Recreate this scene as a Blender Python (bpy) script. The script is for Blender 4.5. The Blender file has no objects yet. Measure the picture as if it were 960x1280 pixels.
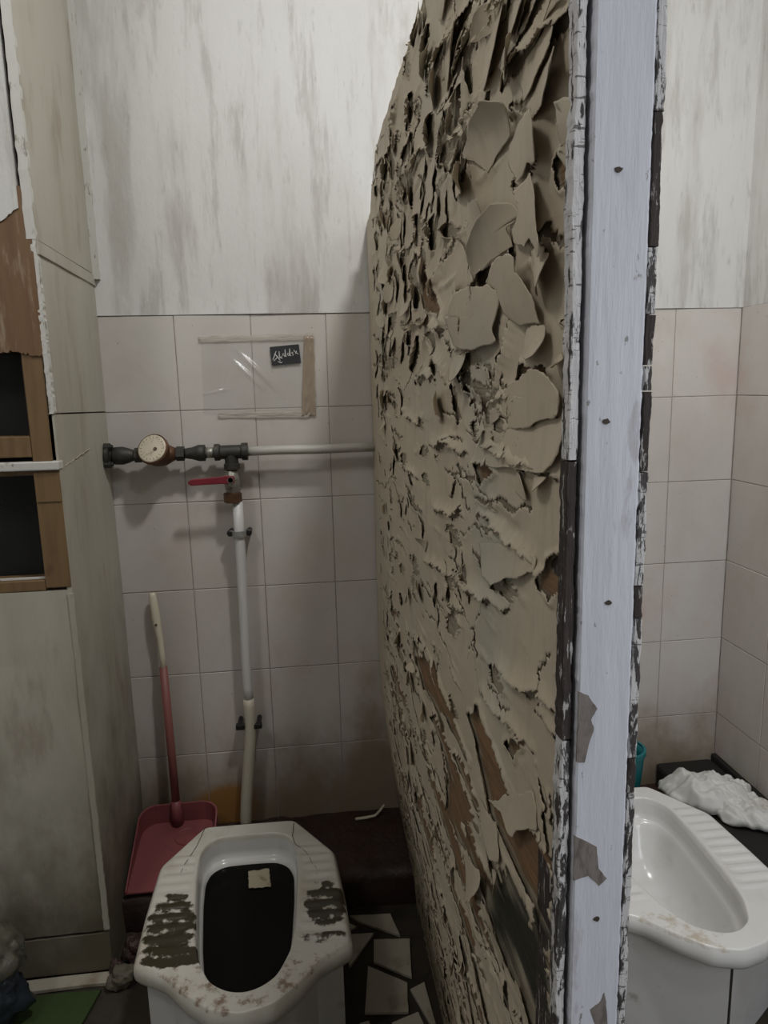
import bpy, bmesh, math, random
import numpy as np
from mathutils import Vector, Matrix, noise

random.seed(7)
C = bpy.context.scene.collection
PI = math.pi

# ------------------------------------------------------------------ helpers
def put(o):
    C.objects.link(o)
    return o

def origin_of(o):
    v = Vector((0, 0, 0))
    while o is not None:
        v += o.location
        o = o.parent
    return v

def obj(name, bm, mats, parent=None, smooth=False, attrs=None, mod=None, loc=None):
    """one mesh object from a bmesh drawn in world space"""
    me = bpy.data.meshes.new(name)
    off = Vector((0, 0, 0))
    if parent is not None:
        off = origin_of(parent)
    elif loc is not None:
        off = Vector(loc)
    bmesh.ops.recalc_face_normals(bm, faces=bm.faces[:]) if mod != 'open' else None
    for v in bm.verts:
        v.co -= off
    bm.to_mesh(me)
    bm.free()
    if not isinstance(mats, (list, tuple)):
        mats = [mats]
    for m in mats:
        me.materials.append(m)
    if smooth:
        me.polygons.foreach_set('use_smooth', [True] * len(me.polygons))
    o = bpy.data.objects.new(name, me)
    if parent is not None:
        o.parent = parent
    elif loc is not None:
        o.location = loc
    put(o)
    if attrs:
        for k, vals in attrs.items():
            a = me.attributes.new(k, 'FLOAT', 'POINT')
            a.data.foreach_set('value', vals)
    return o

def tag(o, label, cat, group=None, kind=None):
    o['label'] = label
    o['category'] = cat
    if group:
        o['group'] = group
    if kind:
        o['kind'] = kind
    return o

def struct(o):
    o['kind'] = 'structure'
    return o

def empty(name, loc, label, cat, group=None):
    o = bpy.data.objects.new(name, None)
    o.location = loc
    o.empty_display_size = .05
    put(o)
    return tag(o, label, cat, group)

def B():
    return bmesh.new()

def quad(bm, pts, mi=0):
    f = bm.faces.new([bm.verts.new(p) for p in pts])
    f.material_index = mi
    return f

def box(bm, lo, hi, mi=0, bev=0.0, seg=2):
    x0, y0, z0 = lo
    x1, y1, z1 = hi
    vs = [bm.verts.new(p) for p in ((x0, y0, z0), (x1, y0, z0), (x1, y1, z0), (x0, y1, z0),
                                    (x0, y0, z1), (x1, y0, z1), (x1, y1, z1), (x0, y1, z1))]
    fs = []
    for idx in ((0, 3, 2, 1), (4, 5, 6, 7), (0, 1, 5, 4), (1, 2, 6, 5), (2, 3, 7, 6), (3, 0, 4, 7)):
        f = bm.faces.new([vs[i] for i in idx])
        f.material_index = mi
        fs.append(f)
    if bev > 0:
        es = list({e for f in fs for e in f.edges})
        r = bmesh.ops.bevel(bm, geom=es, offset=bev, segments=seg, affect='EDGES', profile=.5)
        for f in r['faces']:
            f.material_index = mi
    return fs

def prism(bm, pts, axis, a0, a1, mi=0, bev=0.0):
    """closed outline pts (2D) swept along axis 0/1/2 from a0 to a1"""
    def P(p, a):
        if axis == 0:
            return (a, p[0], p[1])
        if axis == 1:
            return (p[0], a, p[1])
        return (p[0], p[1], a)
    lo = [bm.verts.new(P(p, a0)) for p in pts]
    hi = [bm.verts.new(P(p, a1)) for p in pts]
    n = len(pts)
    fs = [bm.faces.new(lo), bm.faces.new(hi)]
    for i in range(n):
        fs.append(bm.faces.new((lo[i], lo[(i + 1) % n], hi[(i + 1) % n], hi[i])))
    for f in fs:
        f.material_index = mi
    bmesh.ops.recalc_face_normals(bm, faces=fs)
    if bev > 0:
        es = list({e for f in fs[:2] for e in f.edges})
        bmesh.ops.bevel(bm, geom=es, offset=bev, segments=2, affect='EDGES', profile=.5)
    return fs

def tube(bm, pts, rad, seg=16, cap=True, mi=0):
    pts = [Vector(p) for p in pts]
    n = len(pts)
    rads = rad if isinstance(rad, (list, tuple)) else [rad] * n
    rings = []
    up = None
    for i, p in enumerate(pts):
        d = (pts[min(i + 1, n - 1)] - pts[max(i - 1, 0)])
        if d.length < 1e-9:
            d = pts[-1] - pts[0]
        d.normalize()
        if up is None:
            up = Vector((0, 0, 1)) if abs(d.z) < .9 else Vector((1, 0, 0))
        a = d.cross(up).normalized()
        b = a.cross(d).normalized()
        up = b
        rings.append([bm.verts.new(p + rads[i] * (math.cos(2 * PI * k / seg) * a + math.sin(2 * PI * k / seg) * b)) for k in range(seg)])
    for i in range(n - 1):
        for k in range(seg):
            f = bm.faces.new((rings[i][k], rings[i][(k + 1) % seg], rings[i + 1][(k + 1) % seg], rings[i + 1][k]))
            f.material_index = mi
    if cap:
        for r in (rings[0], rings[-1]):
            f = bm.faces.new(r)
            f.material_index = mi
    return rings

def lathe(bm, prof, o, axis, seg=24, mi=0, cap=True):
    """profile (t, r) turned about axis through o"""
    o = Vector(o)
    ax = Vector(axis).normalized()
    a = ax.cross(Vector((0, 0, 1)) if abs(ax.z) < .9 else Vector((1, 0, 0))).normalized()
    b = ax.cross(a)
    rings = []
    for t, r in prof:
        rings.append([bm.verts.new(o + ax * t + max(r, 1e-4) * (math.cos(2 * PI * k / seg) * a + math.sin(2 * PI * k / seg) * b)) for k in range(seg)])
    for i in range(len(rings) - 1):
        for k in range(seg):
            f = bm.faces.new((rings[i][k], rings[i][(k + 1) % seg], rings[i + 1][(k + 1) % seg], rings[i + 1][k]))
            f.material_index = mi
    if cap:
        for r in (rings[0], rings[-1]):
            f = bm.faces.new(r)
            f.material_index = mi

def smoothstep(a, b, x):
    t = max(0., min(1., (x - a) / (b - a)))
    return t * t * (3 - 2 * t)

def fbm(x, y, z=0., oct=4):
    return noise.fractal(Vector((x, y, z)), 1.0, 2.0, oct)

# ------------------------------------------------------------------ materials
def mat(name, col, rough=.6, layers=(), bump=None, metallic=0., spec=.5, trans=0., coat=0., rough_noise=None):
    m = bpy.data.materials.new(name)
    m.use_nodes = True
    nt = m.node_tree
    N, L = nt.nodes, nt.links
    bs = N['Principled BSDF']
    bs.inputs['Roughness'].default_value = rough
    bs.inputs['Metallic'].default_value = metallic
    bs.inputs['Specular IOR Level'].default_value = spec
    bs.inputs['Transmission Weight'].default_value = trans
    bs.inputs['Coat Weight'].default_value = coat
    tc = N.new('ShaderNodeTexCoord')

    def noise_fac(scale, detail, lo, hi, dist=0., rgh=.6, seed=0.):
        mp = N.new('ShaderNodeMapping')
        mp.inputs['Scale'].default_value = scale
        mp.inputs['Location'].default_value = (seed, seed * 1.7, seed * .6)
        L.new(tc.outputs['Object'], mp.inputs['Vector'])
        nz = N.new('ShaderNodeTexNoise')
        nz.inputs['Scale'].default_value = 1.
        nz.inputs['Detail'].default_value = detail
        nz.inputs['Roughness'].default_value = rgh
        nz.inputs['Distortion'].default_value = dist
        L.new(mp.outputs[0], nz.inputs['Vector'])
        if lo is None:
            return nz.outputs['Fac']
        mr = N.new('ShaderNodeMapRange')
        mr.interpolation_type = 'SMOOTHSTEP'
        mr.inputs['From Min'].default_value = lo
        mr.inputs['From Max'].default_value = hi
        L.new(nz.outputs['Fac'], mr.inputs['Value'])
        return mr.outputs[0]

    def math_(op, a, b):
        n = N.new('ShaderNodeMath')
        n.operation = op
        for i, v in enumerate((a, b)):
            if isinstance(v, (int, float)):
                n.inputs[i].default_value = v
            else:
                L.new(v, n.inputs[i])
        return n.outputs[0]

    cur = None
    for ly in layers:
        kind = ly.get('k', 'n')
        if kind == 'n':
            f = noise_fac(ly['s'], ly.get('d', 5), ly['lo'], ly['hi'], ly.get('dist', 0.), ly.get('r', .6), ly.get('seed', 0.))
        elif kind == 'a':        # attribute broken up by noise
            at = N.new('ShaderNodeAttribute')
            at.attribute_name = ly['a']
            f = at.outputs['Fac']
            if 's' in ly:
                nz = noise_fac(ly['s'], ly.get('d', 6), None, None, ly.get('dist', 0.), ly.get('r', .65), ly.get('seed', 0.))
                f = math_('ADD', f, math_('MULTIPLY', math_('SUBTRACT', nz, .5), ly.get('amp', 1.)))
                mr = N.new('ShaderNodeMapRange')
                mr.interpolation_type = 'SMOOTHSTEP'
                mr.inputs['From Min'].default_value = ly.get('lo', .4)
                mr.inputs['From Max'].default_value = ly.get('hi', .6)
                L.new(f, mr.inputs['Value'])
                f = mr.outputs[0]
        f = math_('MULTIPLY', f, ly.get('f', 1.))
        mx = N.new('ShaderNodeMix')
        mx.data_type = 'RGBA'
        L.new(f, mx.inputs[0])
        if cur is None:
            mx.inputs[6].default_value = (*col, 1)
        else:
            L.new(cur, mx.inputs[6])
        mx.inputs[7].default_value = (*ly['c'], 1)
        cur = mx.outputs[2]
    if cur is None:
        bs.inputs['Base Color'].default_value = (*col, 1)
    else:
        L.new(cur, bs.inputs['Base Color'])
    if rough_noise:
        s, a, b = rough_noise
        f = noise_fac(s, 5, .35, .65)
        mr = N.new('ShaderNodeMapRange')
        mr.inputs['To Min'].default_value = a
        mr.inputs['To Max'].default_value = b
        L.new(f, mr.inputs['Value'])
        L.new(mr.outputs[0], bs.inputs['Roughness'])
    if bump:
        s, dist, detail = bump
        nz = noise_fac(s, detail, None, None, 0., .65, 3.)
        bp = N.new('ShaderNodeBump')
        bp.inputs['Strength'].default_value = 1.
        bp.inputs['Distance'].default_value = dist
        L.new(nz, bp.inputs['Height'])
        L.new(bp.outputs[0], bs.inputs['Normal'])
    return m

def film(name, col, clear=.85, gloss=.1, rough=.15):
    """thin clear sheet: mostly see-through, a little milky, with a glossy skin"""
    m = bpy.data.materials.new(name)
    m.use_nodes = True
    nt = m.node_tree
    N, L = nt.nodes, nt.links
    N.remove(N['Principled BSDF'])
    out = N['Material Output']
    tr = N.new('ShaderNodeBsdfTransparent')
    df = N.new('ShaderNodeBsdfDiffuse')
    df.inputs['Color'].default_value = (*col, 1)
    gl = N.new('ShaderNodeBsdfGlossy')
    gl.inputs['Roughness'].default_value = rough
    gl.inputs['Color'].default_value = (.95, .95, .95, 1)
    m1, m2 = N.new('ShaderNodeMixShader'), N.new('ShaderNodeMixShader')
    m1.inputs[0].default_value = gloss / max(1e-4, 1 - clear)
    L.new(df.outputs[0], m1.inputs[1])
    L.new(gl.outputs[0], m1.inputs[2])
    m2.inputs[0].default_value = 1 - clear
    L.new(tr.outputs[0], m2.inputs[1])
    L.new(m1.outputs[0], m2.inputs[2])
    L.new(m2.outputs[0], out.inputs['Surface'])
    return m

PLASTER = mat('plaster', (.66, .658, .64), .85, [
    dict(s=(3, 3, .9), d=6, lo=.42, hi=.72, c=(.53, .525, .50), f=.6),
    dict(s=(9, 9, 1.4), d=8, lo=.50, hi=.68, c=(.38, .36, .325), f=.6, seed=4.),
    dict(s=(20, 20, 2.6), d=9, lo=.50, hi=.66, c=(.40, .385, .36), f=.6, seed=14., r=.7),
    dict(s=(5, 5, 2.2), d=8, lo=.60, hi=.74, c=(.30, .27, .23), f=.55, seed=9.),
    dict(s=(60, 60, 14), d=6, lo=.60, hi=.75, c=(.30, .29, .27), f=.35, seed=2.)],
    bump=((25, 25, 18), .002, 8))
TILE = mat('wall_tile_glaze', (.60, .575, .54), .38, [
    dict(s=(4, 4, 3), d=6, lo=.35, hi=.7, c=(.53, .49, .455), f=.8),
    dict(s=(5, 5, 4), d=4, lo=.52, hi=.75, c=(.56, .45, .42), f=.7, seed=5.),
    dict(s=(3, 3, .8), d=8, lo=.55, hi=.75, c=(.42, .38, .30), f=.5, seed=11.),
    dict(k='a', a='grime_shade', s=(7, 7, 5), amp=.9, lo=.35, hi=1.0, c=(.20, .15, .09), f=.85),
    dict(k='a', a='rust', s=(12, 12, 9), amp=.6, lo=.3, hi=.9, c=(.33, .16, .04), f=.9),
    dict(s=(120, 120, 120), d=2, lo=.71, hi=.76, c=(.12, .10, .08), f=.7)],
    bump=((9, 9, 9), .0015, 3))
GROUT = mat('tile_grout', (.34, .31, .28), .9, [dict(s=(20, 20, 20), lo=.4, hi=.7, c=(.20, .175, .15), f=.8)])
BOARDWALL = mat('painted_board', (.45, .43, .365), .7, [
    dict(s=(6, 6, 1.2), d=6, lo=.4, hi=.7, c=(.36, .34, .27), f=.8),
    dict(s=(14, 14, 3), d=7, lo=.54, hi=.72, c=(.28, .255, .20), f=.5, seed=3.),
    dict(s=(10, 10, 3), d=6, lo=.56, hi=.72, c=(.27, .22, .165), f=.6, seed=8.),
    dict(k='a', a='grime_shade', s=(6, 6, 4), amp=1.0, lo=.2, hi=.95, c=(.085, .070, .040), f=.9)],  # dirt, with the dimness of the lower walls painted in
    bump=((30, 30, 8), .0012, 6))
WHITEEDGE = mat('white_paint_chipped', (.56, .555, .52), .6, [
    dict(s=(60, 60, 25), d=6, lo=.58, hi=.66, c=(.22, .19, .15), f=.8)], bump=((80, 80, 40), .001, 5))
VENEER = mat('brown_veneer', (.175, .10, .05), .65, [
    dict(s=(40, 40, 4), d=6, lo=.4, hi=.7, c=(.12, .065, .03), f=.8),
    dict(s=(22, 22, 3), d=9, lo=.53, hi=.64, c=(.33, .26, .18), f=.75, seed=3., r=.7),
    dict(s=(6, 6, 5), d=5, lo=.6, hi=.7, c=(.07, .045, .03), f=.6, seed=6.)], bump=((60, 60, 6), .002, 6))
FRAMEWOOD = mat('window_wood', (.185, .115, .052), .6, [
    dict(s=(50, 50, 5), d=6, lo=.4, hi=.75, c=(.12, .07, .03), f=.8),
    dict(s=(12, 12, 6), d=6, lo=.6, hi=.7, c=(.10, .055, .03), f=.75, seed=7.)], bump=((70, 70, 8), .001, 5))
DARKVOID = mat('dark_behind_glass', (.008, .009, .008), .9)
GLASS = film('window_glass', (.004, .004, .004), .99, .006, .05)
BLACKDIRT = mat('black_dirt', (.010, .009, .007), .8, bump=((30, 30, 30), .006, 7))
MUD = mat('dark_dirt', (.040, .020, .016), .75, [
    dict(s=(9, 9, 9), d=8, lo=.45, hi=.7, c=(.028, .017, .013), f=.9),
    dict(s=(30, 30, 30), d=6, lo=.6, hi=.72, c=(.07, .07, .06), f=.4, seed=4.)],
    bump=((40, 40, 40), .006, 8), rough_noise=((6, 6, 6), .35, .9))
MORTAR = mat('floor_mortar', (.040, .032, .022), .85, [
    dict(s=(12, 12, 12), d=8, lo=.45, hi=.7, c=(.018, .014, .010), f=.9)], bump=((50, 50, 50), .004, 8))
SHARD = mat('tile_shard_face', (.40, .37, .30), .5, [
    dict(s=(16, 16, 16), d=7, lo=.5, hi=.75, c=(.22, .17, .10), f=.8)], bump=((30, 30, 30), .001, 4))
CERAMIC = mat('old_ceramic', (.60, .585, .53), .28, [
    dict(s=(9, 9, 9), d=7, lo=.48, hi=.72, c=(.45, .41, .33), f=.75),
    dict(k='a', a='stain', s=(45, 45, 30), amp=1.3, lo=.55, hi=.8, c=(.17, .09, .04), f=.85),
    dict(k='a', a='muck', s=(48, 48, 48), amp=.9, lo=.47, hi=.60, c=(.030, .024, .009), f=.98),
    dict(s=(160, 160, 160), d=3, lo=.69, hi=.75, c=(.10, .08, .05), f=.7)])
CERAMIC2 = mat('white_ceramic', (.70, .70, .69), .2, [
    dict(s=(8, 8, 8), d=6, lo=.5, hi=.75, c=(.58, .56, .52), f=.7),
    dict(k='a', a='stain', s=(40, 40, 30), amp=1.2, lo=.6, hi=.9, c=(.36, .27, .14), f=.6),
    dict(s=(140, 140, 140), d=3, lo=.72, hi=.78, c=(.12, .10, .07), f=.7)])
SKIRT = mat('ceramic_skirt', (.70, .70, .70), .4, [dict(s=(6, 6, 3), d=6, lo=.45, hi=.75, c=(.58, .57, .54), f=.8),
    dict(s=(20, 20, 20), d=8, lo=.6, hi=.75, c=(.22, .18, .12), f=.5, seed=5.)])
BLACKWATER = mat('black_water', (.0025, .0025, .002), .18, [dict(s=(20, 20, 20), d=6, lo=.68, hi=.8, c=(.010, .010, .008), f=.8)], spec=.12)
SCUM = mat('joint_dirt', (.05, .042, .03), .9, bump=((90, 90, 90), .003, 6))
PAPER = mat('soaked_paper', (.42, .38, .28), .8, [dict(s=(40, 40, 40), d=6, lo=.5, hi=.7, c=(.20, .15, .09), f=.8)])
IRON = mat('dark_iron', (.055, .055, .05), .55, [dict(s=(40, 40, 40), d=6, lo=.5, hi=.7, c=(.11, .095, .075), f=.7)], metallic=.6, bump=((90, 90, 90), .001, 5))
RUSTBRASS = mat('rusty_brass', (.13, .065, .035), .5, [dict(s=(50, 50, 50), d=6, lo=.5, hi=.7, c=(.05, .03, .02), f=.8)], metallic=.5, bump=((90, 90, 90), .001, 5))
NICKEL = mat('grey_nickel', (.33, .33, .29), .4, [dict(s=(60, 60, 60), d=6, lo=.5, hi=.7, c=(.14, .14, .10), f=.8)], metallic=.6)
DIAL = mat('meter_dial', (.62, .56, .44), .5, [dict(s=(60, 60, 60), d=7, lo=.52, hi=.7, c=(.34, .26, .17), f=.7)])
DIALINK = mat('dial_ink', (.10, .07, .05), .7)
REDLEVER = mat('red_vinyl', (.20, .014, .026), .5, [dict(s=(80, 80, 80), d=5, lo=.55, hi=.7, c=(.14, .015, .02), f=.7)])
WHITEPIPE = mat('white_plastic_pipe', (.62, .62, .62), .4, [
    dict(s=(30, 30, 5), d=6, lo=.55, hi=.75, c=(.42, .38, .30), f=.6)])
YELLOWPIPE = mat('yellowed_hose', (.56, .53, .43), .5, [
    dict(s=(30, 30, 8), d=6, lo=.5, hi=.75, c=(.36, .31, .20), f=.7)])
GREYPIPE = mat('grey_pipe', (.50, .49, .45), .4, [dict(s=(8, 60, 60), d=6, lo=.5, hi=.75, c=(.26, .24, .21), f=.8)])
BLACKPLASTIC = mat('black_plastic', (.012, .012, .012), .45)
GREYPLASTIC = mat('grey_plastic', (.25, .25, .24), .5)
PINK = mat('red_pink_plastic', (.215, .06, .064), .5, [
    dict(s=(10, 10, 10), d=7, lo=.45, hi=.72, c=(.15, .04, .042), f=.8),
    dict(s=(35, 35, 35), d=7, lo=.62, hi=.72, c=(.07, .025, .025), f=.8, seed=4.)])
PINKTUBE = mat('faded_red_tube', (.27, .10, .09), .5, [dict(s=(60, 60, 6), d=6, lo=.5, hi=.72, c=(.24, .07, .065), f=.8)])
CREAM = mat('cream_plastic', (.66, .63, .50), .45, [dict(s=(50, 50, 12), d=6, lo=.58, hi=.72, c=(.38, .33, .22), f=.7)])
PAINT = mat('peeling_beige_paint', (.55, .475, .365), .62, [
    dict(s=(8, 5, 8), d=6, lo=.4, hi=.7, c=(.48, .41, .31), f=.9),
    dict(s=(60, 40, 9), d=6, lo=.5, hi=.72, c=(.41, .355, .265), f=.5, seed=3.),
    dict(s=(3, 3, 3), d=4, lo=.5, hi=.7, c=(.46, .45, .37), f=.8, seed=6.),
    dict(k='a', a='grime_shade', s=(8, 5, 10), amp=.8, lo=.35, hi=1.0, c=(.13, .105, .055), f=.8),
    dict(s=(150, 150, 150), d=3, lo=.68, hi=.75, c=(.22, .18, .12), f=.6)],
    bump=((40, 25, 20), .0012, 7))
PANELWOOD = mat('old_panel_face', (.34, .30, .225), .8, [
    dict(s=(30, 12, 30), d=6, lo=.4, hi=.7, c=(.27, .235, .17), f=.8),
    dict(k='a', a='bare', s=(8, 5, 40), amp=.5, lo=.35, hi=.6, c=(.19, .115, .06), f=1.),
    dict(s=(8, 4, 90), d=6, lo=.52, hi=.7, c=(.12, .072, .04), f=.6, seed=3.),
    dict(k='a', a='bare', s=(8, 4, 60), amp=1.0, lo=.85, hi=1.2, c=(.26, .14, .07), f=.7, seed=5.),
    dict(k='a', a='mould', s=(8, 6, 60), amp=.9, lo=.35, hi=.75, c=(.014, .016, .008), f=.97, seed=8.)],
    bump=((20, 6, 130), .004, 6))
BOARD = mat('blue_white_board_paint', (.60, .615, .68), .5, [
    dict(s=(60, 60, 6), d=6, lo=.45, hi=.75, c=(.53, .545, .61), f=.8),
    dict(s=(120, 120, 60), d=6, lo=.66, hi=.72, c=(.16, .14, .13), f=.8, seed=4.),
    dict(s=(25, 25, 8), d=8, lo=.63, hi=.7, c=(.36, .34, .36), f=.6, seed=2.)], bump=((300, 300, 40), .0006, 5))
EDGEPAINT = mat('flaking_edge_paint', (.64, .635, .645), .6, [
    dict(s=(150, 150, 28), d=8, lo=.57, hi=.61, c=(.030, .024, .022), f=.97, dist=.3),
    dict(s=(60, 60, 330), d=3, lo=.61, hi=.64, c=(.06, .05, .045), f=.8, seed=3.)], bump=((250, 250, 60), .002, 6))
EDGEMIX = mat('flaked_edge_paint', (.60, .595, .60), .6, [
    dict(s=(130, 130, 30), d=9, lo=.49, hi=.53, c=(.030, .024, .022), f=.97, dist=.4, r=.7, seed=5.),
    dict(s=(60, 60, 330), d=3, lo=.62, hi=.65, c=(.06, .05, .045), f=.8, seed=3.)], bump=((250, 250, 60), .002, 6))
EDGEDARK = mat('dark_edge_wood', (.035, .026, .024), .75, [
    dict(s=(220, 220, 45), d=7, lo=.585, hi=.63, c=(.50, .49, .48), f=.9),
    dict(s=(300, 300, 20), d=6, lo=.45, hi=.7, c=(.075, .055, .045), f=.7, seed=3.)], bump=((300, 300, 20), .002, 6))
SCAR = mat('bare_scar', (.20, .175, .16), .75, [dict(s=(150, 150, 60), d=6, lo=.45, hi=.7, c=(.11, .095, .085), f=.9)], bump=((200, 200, 60), .001, 6))
NAIL = mat('rusted_nail', (.045, .03, .02), .7)
POUCHFILM = film('clear_film', (.80, .78, .74), .76, .13, .19)
TAPE = film('cloudy_tape', (.66, .62, .55), .55, .06, .25)
OLDTAPE = film('brown_crinkled_tape', (.45, .36, .27), .45, .05, .25)
CARD = mat('dark_card', (.028, .030, .036), .5, [dict(s=(90, 90, 90), d=5, lo=.55, hi=.7, c=(.06, .06, .065), f=.7)])
CHALK = mat('white_script', (.62, .62, .60), .6)
BAGWHITE = mat('white_plastic_bag', (.62, .62, .60), .45, [dict(s=(14, 14, 14), d=6, lo=.55, hi=.75, c=(.33, .26, .17), f=.7)])
TEAL = mat('teal_plastic', (.012, .17, .19), .4)
GREENMAT = mat('green_mat', (.032, .056, .012), .7, [dict(s=(14, 14, 14), d=6, lo=.45, hi=.72, c=(.03, .06, .012), f=.9)], bump=((200, 200, 200), .002, 3))
RUBBLE = mat('grey_rubble', (.13, .115, .085), .9, [dict(s=(20, 20, 20), d=7, lo=.45, hi=.7, c=(.07, .055, .035), f=.9)], bump=((60, 60, 60), .006, 7))
NAVY = mat('navy_bag_plastic', (.018, .024, .032), .35, bump=((30, 30, 30), .004, 5))
CLEARWASTE = mat('grey_cloudy_plastic', (.10, .092, .068), .35, [dict(s=(14, 14, 14), d=6, lo=.45, hi=.7, c=(.055, .06, .045), f=.9)], bump=((40, 40, 40), .004, 5))
CEILING = mat('ceiling_plaster', (.62, .61, .58), .9)
# ------------------------------------------------------------------ the room
Z0 = 1.59          # height of the top edge of the wall tiles
XL, XR = .008, 1.8 # inner faces of the left return and the right wall
CEIL = 3.0
YF = -3.3          # wall behind the viewer
SLAB = .11         # raised back part of the floor
YS = -.29

def tiled(bm, us, zs, place, gap=.0011, ch=.0012, dep=.0018):
    """raised glazed tiles: us / zs are grid lines, place(u, z, d) -> point; d = depth behind the face"""
    for i in range(len(us) - 1):
        for j in range(len(zs) - 1):
            u0, u1 = us[i] + gap, us[i + 1] - gap
            z0, z1 = zs[j] + gap, zs[j + 1] - gap
            if u1 - u0 < .01 or z1 - z0 < .01:
                continue
            jit = random.uniform(-.0006, .0006)
            nu, nz = 6, 7
            grid = []
            for a in range(nu + 1):
                row = []
                for b in range(nz + 1):
                    u = u0 + ch + (u1 - u0 - 2 * ch) * a / nu
                    z = z0 + ch + (z1 - z0 - 2 * ch) * b / nz
                    row.append(bm.verts.new(place(u, z, jit + .0006)))
                grid.append(row)
            for a in range(nu):
                for b in range(nz):
                    bm.faces.new((grid[a][b], grid[a + 1][b], grid[a + 1][b + 1], grid[a][b + 1]))
            edge = [grid[a][0] for a in range(nu + 1)] + [grid[nu][b] for b in range(1, nz + 1)] + \
                   [grid[a][nz] for a in range(nu - 1, -1, -1)] + [grid[0][b] for b in range(nz - 1, 0, -1)]
            eu = [(u0 + (u1 - u0) * a / nu, z0) for a in range(nu + 1)] + [(u1, z0 + (z1 - z0) * b / nz) for b in range(1, nz + 1)] + \
                 [(u0 + (u1 - u0) * a / nu, z1) for a in range(nu - 1, -1, -1)] + [(u0, z0 + (z1 - z0) * b / nz) for b in range(nz - 1, 0, -1)]
            low = [bm.verts.new(place(u, z, dep)) for u, z in eu]
            n = len(edge)
            for k in range(n):
                bm.faces.new((edge[k], low[k], low[(k + 1) % n], edge[(k + 1) % n]))

zl = [Z0 - .25 * k for k in range(6, -1, -1)]
zl[0] = .09
# back wall: tiles to 1.59 m, plaster above
bm = B()
tiled(bm, [.0] + [.2 * k for k in range(1, 10)], zl, lambda u, z, d: (u, d, z))
nt_ = len(bm.faces)
box(bm, (-.02, .0018, -.02), (1.9, .08, Z0), 1)
ztop = Z0
nx, nz = 60, 50
gridv = []
for i in range(nx + 1):
    row = []
    for j in range(nz + 1):
        x = -.02 + 1.92 * i / nx
        z = ztop + (CEIL - ztop) * j / nz
        row.append(bm.verts.new((x, -.0004 + .0028 * fbm(x * 4, z * 2.2) - (.002 if j == 0 else 0), z)))
    gridv.append(row)
for i in range(nx):
    for j in range(nz):
        f = bm.faces.new((gridv[i][j], gridv[i + 1][j], gridv[i + 1][j + 1], gridv[i][j + 1]))
        f.material_index = 2
        f.smooth = True
box(bm, (-.02, .01, Z0), (1.9, .08, CEIL), 2)
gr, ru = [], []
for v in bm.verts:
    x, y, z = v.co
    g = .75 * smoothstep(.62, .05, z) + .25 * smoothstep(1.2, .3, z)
    g += .35 * smoothstep(.10, .0, abs(x - .70)) * smoothstep(1.3, .5, z)  # darker band beside the partition, fading out upwards
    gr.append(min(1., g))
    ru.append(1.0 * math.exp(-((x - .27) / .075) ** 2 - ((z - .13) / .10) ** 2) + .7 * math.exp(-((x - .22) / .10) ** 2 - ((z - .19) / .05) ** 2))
struct(obj('wall_back', bm, [TILE, GROUT, PLASTER], None, attrs=dict(grime_shade=gr, rust=ru)))

# right wall: same tiles, black damp base under them
bm = B()
us = [YF] + [-.215 - .2 * k for k in range(15, -1, -1)] + [0.]
us = sorted(set(round(u, 4) for u in us if u >= YF))
zr = [.20] + zl[1:]
tiled(bm, us, zr, lambda u, z, d: (XR + d, u, z))
box(bm, (XR + .0018, YF - .1, -.02), (XR + .1, .1, Z0), 1)
box(bm, (XR + .003, YF - .1, Z0), (XR + .1, .1, CEIL), 2)
gr = [.6 * smoothstep(.6, .1, v.co.z) for v in bm.verts]
struct(obj('wall_right', bm, [TILE, GROUT, PLASTER], None, attrs=dict(grime_shade=gr, rust=[0.] * len(gr))))
bm = B()
box(bm, (XR - .012, -3.2, 0), (XR + .01, -.002, .20), 0, .004)
struct(obj('baseboard_right', bm, BLACKDIRT))

# left return: three boards nailed over the wall, gaps between them
bm = B()
YW = -.40
def board(za, zb, zc, zd, x=XL):
    # (front-bottom, back-bottom, front-top, back-top) heights; front is y = YW
    n, m_ = 14, 30
    vs = []
    for i in range(n + 1):
        t = i / n
        y = YW + .001 + (-.001 - YW - .001) * t
        row = []
        for j in range(m_ + 1):
            s = j / m_
            z = (za + (zb - za) * t) * (1 - s) + (zc + (zd - zc) * t) * s
            row.append(bm.verts.new((x + .0016 * fbm(y * 7, z * 4, 2.) - .001 * (i in (0, n)), y, z)))
        vs.append(row)
    for i in range(n):
        for j in range(m_):
            bm.faces.new((vs[i][j], vs[i + 1][j], vs[i + 1][j + 1], vs[i][j + 1]))
    ring = [vs[i][0] for i in range(n + 1)] + [vs[n][j] for j in range(1, m_ + 1)] + [vs[i][m_] for i in range(n - 1, -1, -1)] + [vs[0][j] for j in range(m_ - 1, 0, -1)]
    low = [bm.verts.new((x - .012, v.co.y, v.co.z)) for v in ring]
    for k in range(len(ring)):
        bm.faces.new((ring[k], low[k], low[(k + 1) % len(ring)], ring[(k + 1) % len(ring)]))
board(.0, .0, 1.350, 1.341)
board(1.3535, 1.3445, 1.688, 1.680, XL + .001)
board(1.701, 1.693, CEIL, CEIL, XL + .003)
box(bm, (-.05, YW + .012, 0), (XL - .008, 0.05, CEIL), 1)
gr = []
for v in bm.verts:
    gr.append(.55 * smoothstep(.45, .0, v.co.z) + .5 * smoothstep(1.5, .3, v.co.z) + .3 * smoothstep(.05, .0, abs(v.co.z - 1.72)))  # joint and foot dirt, plus painted shade deepening downwards
struct(obj('wall_left', bm, [BOARDWALL, MUD], None, smooth=False, attrs=dict(grime_shade=gr)))
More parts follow.
